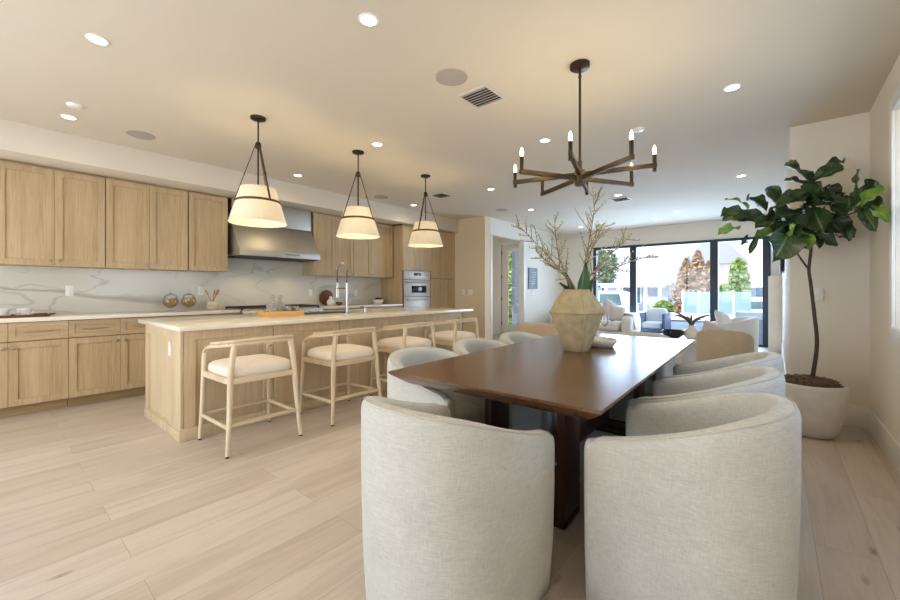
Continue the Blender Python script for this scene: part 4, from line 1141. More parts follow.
s0_ = None
for (x, y), lab in (((-1.81, 2.19), 'large round ceiling speaker at top centre beside the square vent'), ((-4.87, 1.02), 'round ceiling speaker at left above the wall cabinets'),
                    ((-5.04, 4.26), 'round ceiling speaker right of the middle pendant shade'), ((-4.07, 6.45), 'round ceiling speaker near the corner of the tan end wall')):
    if s0_ is None:
        s0_ = thing('ceiling_speaker', lab, 'speaker', (x, y, CEIL), 0, 'round in-ceiling speakers')
        MB().lathe([(0.0, -0.006), (0.108, -0.006)], seg=40, cap0=False).build('grille', M['speaker'], s0_, 60)
        MB().lathe([(0.108, -0.006), (0.112, -0.007), (0.116, -0.005), (0.117, 0.0)], seg=40, cap0=False).build('rim', M['speaker'], s0_, 60)
    else: dup(s0_, (x, y, CEIL), 0, lab)
v0_ = None
for (x, y), lab in (((-1.81, 2.57), 'square ceiling vent left of the chandelier canopy'), ((-4.2, 4.82), 'square ceiling vent beside the far pendant canopy'),
                    ((-2.02, 6.97), 'square ceiling vent seen right under the chandelier arms')):
    if v0_ is None:
        v0_ = thing('ceiling_vent', lab, 'vent', (x, y, CEIL), 0, 'square louvred ceiling vents')
        m = MB(); a, b = 0.15, 0.122
        for q in ((-a, a, -a, -b), (-a, a, b, a), (-a, -b, -b, b), (b, a, -b, b)): m.box(q[0], q[1], q[2], q[3], -0.01, 0.0, 0.002, 1)
        m.build('frame', M['vent'], v0_)
        MB().box(-b, b, -b, b, -0.002, 0.0).build('backing', M['ventdark'], v0_)
        for k in range(7):
            y_ = -b + 0.017 + k * 0.035
            MB().prism([(y_ - 0.012, -0.011), (y_ + 0.006, -0.004), (y_ + 0.006, -0.003), (y_ - 0.013, -0.010)], -b, b, 'x').build('louvre', M['vent'], v0_)
    else: dup(v0_, (x, y, CEIL), 0, lab)
for (x, y), lab in (((-4.51, 0.50), 'small white smoke detector above the left cabinets'), ((-1.01, 4.05), 'small white smoke detector right of the chandelier'),
                    ((-4.17, 8.82), 'small white smoke detector near the living room left wall')):
    t = thing('smoke_detector', lab, 'smoke detector', (x, y, CEIL), 0, 'white smoke detectors')
    MB().lathe([(0.0, -0.02), (0.035, -0.02), (0.05, -0.015), (0.056, 0.0)], seg=28, cap0=False).build('cover', M['plastic'], t, 60)
    MB().lathe([(0.0, -0.023), (0.012, -0.023), (0.013, -0.02)], seg=12, cap0=False).build('button', M['vent'], t, 60)

# ------------------------------------------------------------------ small kitchen things
def plate_switch(name, label, loc, n, gang=1, rocker=True, cat='outlet', group=None):
    """wall plate; n = outward axis 'x+' , 'y-' , 'x-'"""
    rot = {'x+': PI / 2, 'y-': 0.0, 'x-': -PI / 2}[n]
    t = thing(name, label, cat, loc, rot, group)
    w = 0.035 + 0.023 * (gang - 1)
    MB().box(-w, w, -0.006, 0.0, -0.058, 0.058, 0.002).build('plate', M['plastic'], t)
    for g in range(gang):
        cx = (g - (gang - 1) / 2) * 0.046
        if rocker: MB().box(cx - 0.016, cx + 0.016, -0.010, -0.006, -0.034, 0.034, 0.001).build('rocker', M['trim'], t)
        else:
            for s in (-1, 1): MB().box(cx - 0.015, cx + 0.015, -0.009, -0.006, s * 0.022 - 0.015, s * 0.022 + 0.015, 0.003).build('socket', M['trim'], t)
    return t
XB = XK + 0.02
plate_switch('wall_outlet', 'white wall outlet on the marble left of the pasta jars', (XB, 0.63, 1.19), 'x+', 1, False, group='white outlets on the marble')
plate_switch('wall_outlet', 'white wall outlet on the marble beside the utensil crock', (XB, 1.93, 1.19), 'x+', 1, False, group='white outlets on the marble')
plate_switch('wall_outlet', 'white wall outlet on the marble left of the round wooden board', (XB, 3.58, 1.15), 'x+', 1, False, group='white outlets on the marble')
plate_switch('wall_outlet', 'white wall outlet on the marble between the faucet and the black filled bowl', (XB, 4.52, 1.15), 'x+', 1, False, group='white outlets on the marble')
plate_switch('light_switch', 'single light switch at left on the tan end wall', (-5.24, 6.75, 1.15), 'y-', 1, True, 'switch', 'switches on the tan wall')
plate_switch('light_switch', 'double light switch at right on the tan end wall', (-5.05, 6.75, 1.15), 'y-', 2, True, 'switch', 'switches on the tan wall')
plate_switch('light_switch', 'white light switch on the wall behind the fig tree trunk', (0.305, 4.91, 1.16), 'y-', 1, True, 'switch')
plate_switch('light_switch', 'white light switch below the grey wall panel in the living room', (XL, 8.83, 1.15), 'x+', 1, True, 'switch')
# grey panel on the living room wall
t = thing('wall_panel', 'grey rectangular panel with pale lettering on the white living room wall', 'sign', (XL, 8.83, 1.49))
MB().box(0, 0.03, -0.22, 0.22, -0.26, 0.26, 0.004).build('board', M['sign'], t)
m = MB()
rr = random.Random(5)
for k in range(6):
    z = 0.14 - k * 0.055; wd = rr.uniform(0.05, 0.12); yy = rr.uniform(-0.03, 0.05)
    x = yy - wd
    while x < yy + wd:
        q = rr.uniform(0.015, 0.035); m.box(0.03, 0.0315, x, x + q, z, z + 0.014); x += q + 0.012
m.build('lettering', M['signtext'], t, 0)

ZT = ZC + 0.0
# tea things at the left end
t = thing('serving_tray', 'dark wooden serving tray under the white cups at the left counter end', 'tray', (-5.72, 0.17, ZT))
m = MB(); m.box(-0.15, 0.15, -0.27, 0.27, 0, 0.012, 0.003); m.box(-0.15, -0.135, -0.27, 0.27, 0.012, 0.024, 0.002); m.box(0.135, 0.15, -0.27, 0.27, 0.012, 0.024, 0.002)
m.build('base', M['darkwood'], t)
m = MB(); m.tube(bez((-0.05, 0.27, 0.014), (0, 0.36, 0.03), (0.05, 0.27, 0.014), 8), 0.006, 6); m.build('handle', M['black'], t)
def cup(loc, rot, label, s=1.0):
    t = thing('tea_cup', label, 'cup', loc, rot, 'white tea cups on the dark tray')
    MB().lathe([(0.022 * s, 0), (0.024 * s, 0.004), (0.042 * s, 0.022 * s), (0.052 * s, 0.05 * s), (0.054 * s, 0.062 * s), (0.051 * s, 0.062 * s), (0.047 * s, 0.045 * s), (0.03 * s, 0.015 * s)], seg=28, cap0=True, cap1=True).build('bowl', M['white_cer'], t, 60)
    MB().tube(smoothpts([(0.050 * s, 0, 0.05 * s), (0.078 * s, 0, 0.046 * s), (0.072 * s, 0, 0.022 * s), (0.042 * s, 0, 0.02 * s)], 4), 0.005, 6).build('handle', M['white_cer'], t, 180)
    MB().lathe([(0.03, -0.004), (0.055, 0.0), (0.068, 0.008), (0.066, 0.010), (0.04, 0.003)], seg=28, cap0=True, cap1=True).build('saucer', M['white_cer'], t, 60)
cup((-5.68, 0.115, ZT + 0.017), 2.5, 'white tea cup further left on the dark serving tray', 1.15)
cup((-5.70, 0.27, ZT + 0.017), -0.6, 'white tea cup nearer the right end of the dark serving tray', 1.05)

def jar(loc, label):
    t = thing('pasta_jar', label, 'jar', loc, 0, 'footed glass jars of pasta by the crock')
    MB().lathe([(0.045, 0), (0.045, 0.006), (0.014, 0.016), (0.012, 0.03), (0.05, 0.05), (0.082, 0.09), (0.086, 0.13), (0.07, 0.17), (0.066, 0.175), (0.066, 0.17), (0.081, 0.13), (0.077, 0.09), (0.046, 0.054), (0.0, 0.045)], seg=28, cap0=True).build('bowl', M['glassware'], t, 60)
    lid = MB().lathe([(0.07, 0.178), (0.069, 0.19), (0.04, 0.215), (0.012, 0.222), (0.008, 0.235), (0.018, 0.25), (0.012, 0.266), (0.0, 0.27)], seg=24, cap0=True).build('lid', M['glassware'], t, 60)
    m = MB(); rr = random.Random(2)
    for k in range(230):
        z = rr.uniform(0.058, 0.155); rmax = 0.07 if z > 0.085 else 0.04 + (z - 0.058) * 1.1
        a = rr.uniform(0, 6.28); r = rmax * math.sqrt(rr.random()) * 0.93
        M_ = Matrix.Rotation(rr.uniform(0, 6), 4, 'Z') @ Matrix.Rotation(rr.uniform(0, 3), 4, 'X')
        m.ico((r * math.cos(a), r * math.sin(a), z), 0.012, 1, (1.3, 0.6, 0.6), M_)
    m.build('pasta', M['pasta'], t, 180, kind='stuff')
    return t
j0 = jar((-5.88, 1.53, ZT), 'lidded glass jar of pasta on the left of the pair')
dup(j0, (-5.88, 1.73, ZT), 1.0, 'lidded glass jar of pasta on the right of the pair, next to the crock')
t = thing('utensil_crock', 'round cream and tan crock left of the range', 'crock', (-5.86, 2.0, ZT))
MB().lathe([(0.045, 0), (0.06, 0.01), (0.066, 0.05), (0.056, 0.085), (0.052, 0.10), (0.058, 0.112), (0.052, 0.112), (0.046, 0.10), (0.055, 0.05), (0.0, 0.02)], seg=28).build('body', M['dish'], t, 60)
b = MB(); b.lathe([(0.0668, 0.035), (0.0675, 0.05), (0.0635, 0.07)], seg=28, cap0=False); b.build('band', M['tan_fabric'], t, 60)
def utensil(label, dx, dy, top, kind, rot):
    t = thing('wooden_utensil', label, 'utensil', (-5.86, 2.0, ZT + 0.03), 0, 'wooden utensils in the crock')
    e = V((dx, dy, top)); b0 = V((dx * -0.3, dy * -0.3, 0))
    m = MB(); m.tube([b0, b0.lerp(e, 0.68)], [0.006, 0.006], 8); m.build('handle', M['spoonwood'], t)
    d = (e - b0).normalized(); M_ = d.to_track_quat('Z', 'X').to_matrix().to_4x4() @ Matrix.Rotation(rot, 4, 'Z')
    if kind == 's': MB().sphere(b0.lerp(e, 0.84), 0.045, 14, 10, (0.25, 0.6, 1), M_).build('bowl', M['spoonwood'], t, 180)
    else: MB().sphere(b0.lerp(e, 0.84), 0.05, 10, 8, (0.12, 0.6, 1), M_).build('blade', M['spoonwood'], t, 180)
utensil('wooden spoon leaning left out of the crock', 0.0, -0.085, 0.24, 's', 0.0)
utensil('wooden spatula standing nearly upright in the middle of the crock', 0.02, 0.02, 0.23, 'f', 0.2)
utensil('wooden spoon leaning right out of the crock', -0.02, 0.085, 0.24, 's', 0.4)

t = thing('round_board', 'round dark wooden serving board leaning on the marble right of the range', 'serving board', (XB + 0.035, 3.86, ZT), 0)
M_ = Matrix.Translation((0.005, 0, 0.135)) @ Matrix.Rotation(math.radians(-80), 4, 'Y')
m = MB(); m.lathe([(0.0, -0.008), (0.126, -0.008), (0.132, -0.003), (0.132, 0.005), (0.126, 0.009), (0.0, 0.009)], seg=44, cap0=False)
bmesh.ops.transform(m.bm, matrix=M_, verts=m.bm.verts); m.build('board', M['darkwood'], t, 40)
t = thing('ceramic_jug', 'small cream ceramic jug in front of the round wooden board', 'jug', (-5.90, 3.86, ZT))
MB().lathe([(0.04, 0), (0.06, 0.015), (0.068, 0.05), (0.055, 0.085), (0.028, 0.115), (0.022, 0.145), (0.027, 0.155), (0.022, 0.155), (0.018, 0.14), (0.0, 0.1)], seg=28).build('body', M['white_cer'], t, 60)
MB().tube(smoothpts([(0, 0.024, 0.14), (0, 0.062, 0.13), (0, 0.06, 0.085), (0, 0.056, 0.075)], 4), 0.006, 6).build('handle', M['white_cer'], t, 180)
t = thing('wooden_mortar', 'small dark wooden bowl right of the cream jug', 'bowl', (-5.90, 4.03, ZT))
MB().lathe([(0.035, 0), (0.05, 0.02), (0.056, 0.055), (0.05, 0.055), (0.044, 0.03), (0, 0.02)], seg=24).build('bowl', M['darkwood'], t, 60)
t = thing('fruit_bowl', 'white bowl heaped with black berries beside the oven tower', 'bowl', (-5.84, 4.86, ZT))
MB().lathe([(0.06, 0), (0.075, 0.004), (0.10, 0.05), (0.104, 0.085), (0.098, 0.085), (0.092, 0.05), (0.0, 0.03)], seg=32).build('bowl', M['white_cer'], t, 60)
m = MB(); rr = random.Random(8)
for k in range(120):
    a = rr.uniform(0, 6.28); r = 0.085 * math.sqrt(rr.random()); m.ico((r * math.cos(a), r * math.sin(a), 0.075 + 0.045 * (1 - (r / 0.09) ** 2) * rr.uniform(0.5, 1)), 0.012, 1)
m.build('berries', M['black'], t, 180, kind='stuff')

# on the island
ZI = 0.919
t = thing('bamboo_tray', 'rectangular bamboo tray with glassware on the island', 'tray', (-4.08, 2.055, ZI), 0)
m = MB(); m.box(-0.14, 0.14, -0.195, 0.195, 0.0, 0.012, 0.002)
m.box(-0.14, -0.128, -0.195, 0.195, 0.012, 0.058, 0.003); m.box(0.128, 0.14, -0.195, 0.195, 0.012, 0.058, 0.003)
m.box(-0.128, 0.128, -0.195, -0.183, 0.012, 0.058, 0.003); m.box(-0.128, 0.128, 0.183, 0.195, 0.012, 0.058, 0.003)
m.build('base', M['traywood'], t)
def decanter(loc, label, s=1.0):
    t = thing('glass_decanter', label, 'decanter', loc, 0.3, 'square glass decanters on the bamboo tray')
    m = MB(); rows = []
    for hw, z in ((0.043, 0), (0.046, 0.004), (0.046, 0.105), (0.038, 0.122), (0.018, 0.132), (0.016, 0.15), (0.022, 0.156)):
        rows.append([m.bm.verts.new((x * hw * s, y * hw * s, z * s)) for x, y in ((-.8, -1), (.8, -1), (1, -.8), (1, .8), (.8, 1), (-.8, 1), (-1, .8), (-1, -.8))])
    m._grid_faces(rows, False, True); m.bm.faces.new(list(reversed(rows[0]))); m.bm.faces.new(rows[-1])
    m.build('bottle', M['cutglass'], t, 30)
    MB().lathe([(0.012, 0.157), (0.013, 0.165), (0.026, 0.185), (0.028, 0.20), (0.016, 0.215), (0.0, 0.218)], seg=10, cap0=True).build('stopper', M['cutglass'], t, 20)
    return t
decanter((-4.10, 1.975, ZI + 0.012), 'square glass decanter with stopper at the front of the bamboo tray')
decanter((-4.14, 2.075, ZI + 0.012), 'square glass decanter with stopper behind the first on the bamboo tray', 0.95)
def tumbler(loc, label):
    t = thing('glass_tumbler', label, 'glass', loc, 0, 'cut glass tumblers on the bamboo tray')
    MB().lathe([(0.032, 0), (0.036, 0.004), (0.040, 0.09), (0.037, 0.09), (0.033, 0.012), (0.0, 0.012)], seg=14).build('bowl', M['cutglass'], t, 20)
    return t
g0 = tumbler((-4.04, 2.12, ZI + 0.012), 'glass tumbler closest to the decanters on the tray')
dup(g0, (-4.06, 2.21, ZI + 0.012), 0, 'glass tumbler at the right end of the bamboo tray')
dup(g0, (-4.13, 2.16, ZI + 0.012), 0, 'glass tumbler at the back of the bamboo tray, near the range')

# faucet
t = thing('kitchen_faucet', 'tall nickel spring pull-down faucet on the island', 'faucet', (-3.83, 2.72, ZI))
m = MB(); m.lathe([(0.03, 0), (0.03, 0.008), (0.022, 0.012)], seg=20, cap1=True); m.cyl((0, 0, 0.01), (0, 0, 0.33), 0.0135, seg=14); m.cyl((0, 0, 0.33), (0, 0, 0.36), 0.017, seg=14)
m.build('body', M['chrome'], t, 50)
arc = [(0, 0, 0.36), (0, 0, 0.50)] + [(-0.095 + 0.095 * math.cos(PI * k / 14), 0, 0.50 + 0.095 * math.sin(PI * k / 14)) for k in range(1, 15)] + [(-0.19, 0, 0.44), (-0.19, 0, 0.36)]
m = MB(); m.tube(arc, 0.008, 8); m.build('hose', M['steel_dark'], t, 180)
sp = []; path = smoothpts(arc, 8); 
for i, p in enumerate(path[: int(len(path) * 0.86)]):
    a = i * 1.57; d = (path[min(i + 1, len(path) - 1)] - path[max(i - 1, 0)]).normalized(); s = V((0, 1, 0)); u = d.cross(s)
    sp.append(p + (s * math.cos(a) + u * math.sin(a)) * 0.0145)
MB().tube(sp, 0.0032, 5).build('spring', M['chrome'], t, 180)
m = MB(); m.tube([(-0.19, 0, 0.37), (-0.19, 0, 0.30), (-0.19, 0, 0.22), (-0.19, 0, 0.19)], [0.012, 0.014, 0.016, 0.018], 14); m.build('spray_head', M['chrome'], t, 50)
m = MB(); m.tube([(0, 0, 0.30), (-0.17, 0, 0.30)], 0.007, 8); m.lathe([(0.022, 0), (0.026, 0.004), (0.026, 0.018), (0.022, 0.02)], c=(-0.19, 0, 0.29), seg=18, cap0=False); m.build('holder_arm', M['chrome'], t, 50)
m = MB(); m.cyl((0, 0, 0.11), (0, 0.04, 0.11), 0.013, seg=10); m.tube([(0, 0.04, 0.11), (0.01, 0.06, 0.19)], 0.006, 8); m.build('handle', M['chrome'], t, 50)
t = thing('soap_dispenser', 'short nickel soap dispenser right of the faucet', 'soap dispenser', (-3.83, 2.98, ZI))
m = MB(); m.lathe([(0.022, 0), (0.022, 0.006), (0.014, 0.01), (0.014, 0.065), (0.012, 0.07)], seg=16, cap1=True); m.build('body', M['chrome'], t, 50)
m = MB(); m.tube([(0.0, 0, 0.07), (-0.03, 0, 0.08), (-0.085, 0, 0.07)], 0.008, 8); m.build('spout', M['chrome'], t, 50)
t = thing('sink', 'steel undermount sink in the island top behind the faucet', 'sink', (-4.25, 2.72, ZI))
m = MB(); m.box(-0.23, 0.23, -0.38, 0.38, -0.0005, 0.0015, 0.001, 1); m.build('rim', M['steel'], t)
m = MB(); m.box(-0.215, 0.215, -0.365, 0.365, 0.0016, 0.0022); m.build('basin', M['steel_dark'], t)
for y in (2.5, 3.1):
    lamp('hood_light', 'SPOT', (-5.75, y, 1.64), 7, WARM2, shadow_soft_size=0.03, spot_size=math.radians(120), spot_blend=0.8)
# ------------------------------------------------------------------ living room
def cushion(mb, c, sx, sy, sz, M_=None, e=0.45, seg=24, rings=10):
    """soft box: superellipsoid"""
    rows = []
    def sp(v, p): return math.copysign(abs(v) ** p, v)
    for j in range(1, rings):
        ph = -PI / 2 + PI * j / rings
        row = []
        for k in range(seg):
            a = 2 * PI * k / seg
            p = V((sx * sp(math.cos(ph), e) * sp(math.cos(a), e), sy * sp(math.cos(ph), e) * sp(math.sin(a), e), sz * sp(math.sin(ph), e)))
            if M_ is not None: p = M_ @ p
            row.append(mb.bm.verts.new(p + V(c)))
        rows.append(row)
    mb._grid_faces(rows, False, True)
    mb.bm.faces.new(list(reversed(rows[0]))); mb.bm.faces.new(rows[-1])
    return mb
def pillow(label, loc, size, tilt, yaw, mat, roll=0.0):
    m = MB(); n = 14; front = []; back = []
    for side in (1, -1):
        rows = []
        for j in range(n + 1):
            row = []
            for i in range(n + 1):
                u, v = i / n * 2 - 1, j / n * 2 - 1
                h = 0.16 * size * ((1 - u ** 4) * (1 - v ** 4)) ** 0.5
                pin = 1 - 0.07 * (1 - abs(u)) * abs(v) ** 3 - 0.0
                pin2 = 1 - 0.07 * (1 - abs(v)) * abs(u) ** 3
                row.append((u * pin2 * size / 2, side * h, v * pin * size / 2))
            rows.append(row)
        if side == 1: m.grid(rows)
        else: m.grid([list(reversed(r)) for r in rows])
    bmesh.ops.remove_doubles(m.bm, verts=m.bm.verts, dist=0.0005)
    o = m.build('pillow', mat, None, 180)
    o.rotation_euler = (tilt, roll, yaw); o.location = loc
    tag(o, label, 'pillow', 'pillows in the living room')
    return o

# ivory sofa against the sliding doors, facing the camera
t = thing('sofa', 'ivory sofa with pillows in front of the sliding glass doors', 'sofa', (-3.42, 9.65, 0))
MB().box(-0.95, 0.95, -0.5, 0.42, 0.08, 0.26, 0.04, 3).build('base', M['sofa'], t, 60)
MB().box(-0.95, 0.95, 0.2, 0.45, 0.2, 0.66, 0.08, 4).build('backrest', M['sofa'], t, 60)
for s in (-1, 1): cushion(MB(), (s * 0.86, -0.02, 0.38), 0.13, 0.48, 0.25, None, 0.5).build('arm', M['sofa'], t, 180)
for s in (-1, 1): cushion(MB(), (s * 0.365, -0.12, 0.36), 0.365, 0.4, 0.10, None, 0.35).build('seat_cushion', M['sofa'], t, 180)
for sx in (-0.85, 0.85):
    for sy in (-0.42, 0.36): MB().cyl((sx, sy, 0), (sx, sy, 0.09), 0.025, seg=10).build('leg', M['darkwood'], t)
pillow('pink-grey pillow leaning at the left of the ivory sofa', (-3.45, 9.64, 0.68), 0.46, -0.35, 0.25, M['pillow'], 0.1)
pillow('pointed pale pillow in the middle of the ivory sofa, tip upward', (-3.02, 9.60, 0.71), 0.44, -0.4, 0.35, M['pillow'], 0.6)
pillow('pillow next to the right arm of the ivory sofa', (-2.80, 9.42, 0.66), 0.38, -0.45, 0.6, M['pillow'], 0.2)
m = MB(); rows = []
for i in range(9):
    u = i / 8
    row = []
    for j in range(25):
        v = j / 24; a = (v - 0.5) * 1.0
        x = -0.17 + 0.34 * v; z = 0.665 - (max(0, abs(v - 0.5) - 0.28)) * 1.6 + 0.006 * math.sin(u * 19 + v * 3)
        row.append((x, -0.2 + 0.36 * u + 0.01 * math.sin(v * 9), z))
    rows.append(row)
m.grid(rows); o = m.build('throw_blanket', M['pillow'], None, 180, loc=(-2.56, 9.55, 0)); tag(o, 'rose grey throw draped over the right arm of the ivory sofa', 'blanket')
md = o.modifiers.new('thick', 'SOLIDIFY'); md.thickness = 0.012

# tan sofa, seen from behind
t = thing('sofa', 'low tan woven sofa seen from behind, left of the clay vase', 'sofa', (-2.62, 5.95, 0))
MB().box(-0.55, 0.55, -0.42, 0.75, 0.05, 0.40, 0.04, 3).build('base', M['tan_fabric'], t, 60)
MB().box(-0.55, 0.55, -0.45, -0.2, 0.05, 0.675, 0.035, 4).build('backrest', M['tan_fabric'], t, 60)
cushion(MB(), (0, 0.25, 0.45), 0.53, 0.44, 0.09, None, 0.35).build('seat_cushion', M['tan_fabric'], t, 180)
for sx in (-0.48, 0.48):
    for sy in (-0.38, 0.68): MB().cyl((sx, sy, 0), (sx, sy, 0.06), 0.03, seg=10).build('foot', M['darkwood'], t)
m = MB(); cushion(m, (0, 0, 0), 0.22, 0.10, 0.10, None, 0.7); o = m.build('bolster_pillow', M['tan_fabric'], None, 180, loc=(-2.52, 5.85, 0.67)); tag(o, 'round tan bolster lying on the low tan sofa behind the vase', 'pillow')

# lounge chairs
l0 = make_barrel('rounded sand lounge chair with its back to the table, behind the table end', 'lounge_chair', 'chair', 0.64, 0.66, 0.68, 0.44, 0.11, 'tan_chair', 'rounded lounge chairs in the living room', 0.42)
l0.location = (-0.53, 6.45, 0); l0.rotation_euler = (0, 0, 0.05)
l1 = make_barrel('rounded ivory lounge chair with a white pillow, furthest back before the glass doors', 'lounge_chair', 'chair', 0.70, 0.72, 0.72, 0.58, 0.13, 'sofa', 'rounded lounge chairs in the living room', 0.42)
l1.location = (-0.60, 8.75, 0); l1.rotation_euler = (0, 0, PI / 2 + 0.35)
pillow('white pillow tilted on the ivory lounge chair', (-0.72, 8.68, 0.62), 0.38, -0.4, PI / 2 - 0.5, M['pillow_w'], 0.3)
pillow('beige pillow poking out left of the sand lounge chair', (-0.70, 6.72, 0.58), 0.30, -0.35, 0.5, M['pillow'], 0.5)

# coffee table with bowl and vase
t = thing('coffee_table', 'round white stone coffee table between the sofas', 'coffee table', (-1.22, 7.55, 0))
MB().lathe([(0.0, 0.36), (0.52, 0.36), (0.55, 0.375), (0.55, 0.395), (0.53, 0.405), (0.0, 0.405)], seg=48, cap0=False).build('tabletop', M['stone_white'], t, 40)
MB().lathe([(0.30, 0.0), (0.31, 0.02), (0.22, 0.18), (0.28, 0.36)], seg=36).build('pedestal', M['stone_white'], t, 60)
t = thing('dark_bowl', 'wide dark bowl on the coffee table', 'bowl', (-1.30, 7.34, 0.405))
MB().lathe([(0.07, 0), (0.09, 0.004), (0.15, 0.05), (0.165, 0.11), (0.155, 0.13), (0.145, 0.12), (0.14, 0.06), (0.0, 0.02)], seg=32).build('bowl', M['blackglass'], t, 60)
t = thing('round_vase', 'small round cream vase on the coffee table, right of the dark bowl', 'vase', (-1.05, 7.43, 0.405))
MB().lathe([(0.06, 0), (0.10, 0.03), (0.115, 0.09), (0.095, 0.15), (0.045, 0.18), (0.042, 0.21), (0.05, 0.22), (0.042, 0.22), (0.035, 0.2), (0.0, 0.15)], seg=28).build('body', M['white_cer'], t, 60)
m = MB(); rr = random.Random(12)
t = thing('dried_stems', 'grey dried stems spreading from the small cream vase', 'branch', (-1.05, 7.43, 0.58))
for k in range(7):
    a = k * 0.9 + 0.3; L = rr.uniform(0.2, 0.38)
    e = V((math.cos(a) * L, math.sin(a) * L * 0.6, rr.uniform(0.1, 0.28)))
    m.tube(bez((0, 0, 0), (e.x * 0.2, e.y * 0.2, 0.2), e, 7), [0.012, 0.013, 0.014, 0.016, 0.018, 0.018, 0.014, 0.006], 7)
m.build('stem', plain('dried_grey_stem', rgb(112, 104, 98), 0.9), t, 180)

# television seen edge-on
t = thing('television', 'thin black television seen edge-on on the living room right wall', 'television', (XP, 8.3, 1.86))
MB().box(-0.05, -0.016, -0.7, 0.7, -0.38, 0.38, 0.004).build('casing', M['black'], t)
MB().box(-0.052, -0.05, -0.69, 0.69, -0.37, 0.37).build('screen', M['blackglass'], t)
MB().box(-0.016, -0.0005, -0.25, 0.25, -0.2, 0.2).build('wall_bracket', M['black'], t)

# ------------------------------------------------------------------ outside
patio = plain('patio_concrete', rgb(226, 224, 220), 0.8, var=0.04)
o = struct('ground', MB().box(-12, 8, YE + 0.05, 15.2, -0.16, -0.04), patio)
o = struct('ground_street', MB().box(-60, 40, 15.2, 80, -0.75, -0.65), plain('street_concrete', rgb(196, 196, 196), 0.85, var=0.04))
o = struct('ground_rear', MB().box(-30, 12, -25, YB - 0.15, -0.16, -0.04), patio)
o = struct('ground_hall', MB().box(-12, -4.8, 9.16, YE + 0.05, -0.16, -0.05), patio)
o = struct('ground_right', MB().box(XR + 0.2, 12, -3, 10.5, -0.16, -0.05), patio)
whitewall = plain('white_render', rgb(236, 236, 234), 0.8)
bluewall = plain('pale_blue_fence', rgb(112, 136, 156), 0.6)
greybox = plain('grey_blue_planter', rgb(132, 146, 160), 0.6)
def pt(px, Y):
    k = (px - 450) / 390; d = Y / (0.768 + 0.64 * k); return d * (-0.64 + 0.768 * k)
def zz(px, py, Y):
    k = (px - 450) / 390; d = Y / (0.768 + 0.64 * k); return 1.2 + (290 - py) / 390 * d
# outdoor sofa with navy frame
t = thing('outdoor_sofa', 'navy framed outdoor seat with white cushions on the patio', 'outdoor sofa', (-2.5, 11.6, -0.04))
m = MB()
for x in (-0.30, 0.30): m.box(x - 0.03, x + 0.03, -0.4, 0.4, 0.0, 0.62, 0.004)
m.box(-0.30, 0.30, -0.4, -0.34, 0.12, 0.22, 0.004); m.box(-0.30, 0.30, 0.34, 0.4, 0.12, 0.62, 0.004)
m.build('frame', plain('navy_frame', rgb(58, 76, 110), 0.5), t)
cushion(MB(), (0, -0.02, 0.3), 0.265, 0.36, 0.09, None, 0.35).build('seat_cushion', M['pillow_w'], t, 180)
cushion(MB(), (0, 0.28, 0.55), 0.265, 0.1, 0.2, None, 0.4).build('back_cushion', M['pillow_w'], t, 180)
t = thing('fire_pit', 'low grey concrete fire table on the patio behind the coffee table', 'fire pit', (-2.1, 12.9, -0.04))
MB().box(-0.75, 0.75, -0.4, 0.4, 0, 0.40, 0.02).build('body', greybox, t)
MB().box(-0.78, 0.78, -0.43, 0.43, 0.40, 0.45, 0.006).build('top', whitewall, t)
t = thing('planter_box', 'grey blue planter box on the patio at the right end of the doors', 'planter', (-0.28, 11.75, -0.04))
MB().box(-0.42, 0.55, -0.3, 0.3, 0, 0.56, 0.01).build('body', greybox, t)
MB().box(-0.45, 0.58, -0.33, 0.33, 0.56, 0.72, 0.01).build('rim', plain('planter_rim', rgb(200, 208, 214), 0.6), t)
o = MB().box(-9, 6, 15.0, 15.2, -0.04, 0.42, 0.01).build('garden_wall', whitewall); tag(o, 'low white garden wall across the end of the patio', 'wall')
# glass / panel fence
t = thing('privacy_fence', 'pale blue panel fence behind the low garden wall at right', 'fence', (0, 17.0, -0.65))
xa, xb = pt(683, 17), pt(752, 17)
n = 4
for k in range(n):
    a = xa + (xb - xa) * k / n; b = xa + (xb - xa) * (k + 1) / n
    MB().box(a + 0.02, b - 0.02, -0.02, 0.02, 0.1, 1.78, 0.005).build('panel', bluewall, t)
    MB().box(a - 0.03, a + 0.03, -0.035, 0.035, 0, 1.82, 0.005).build('post', whitewall, t)
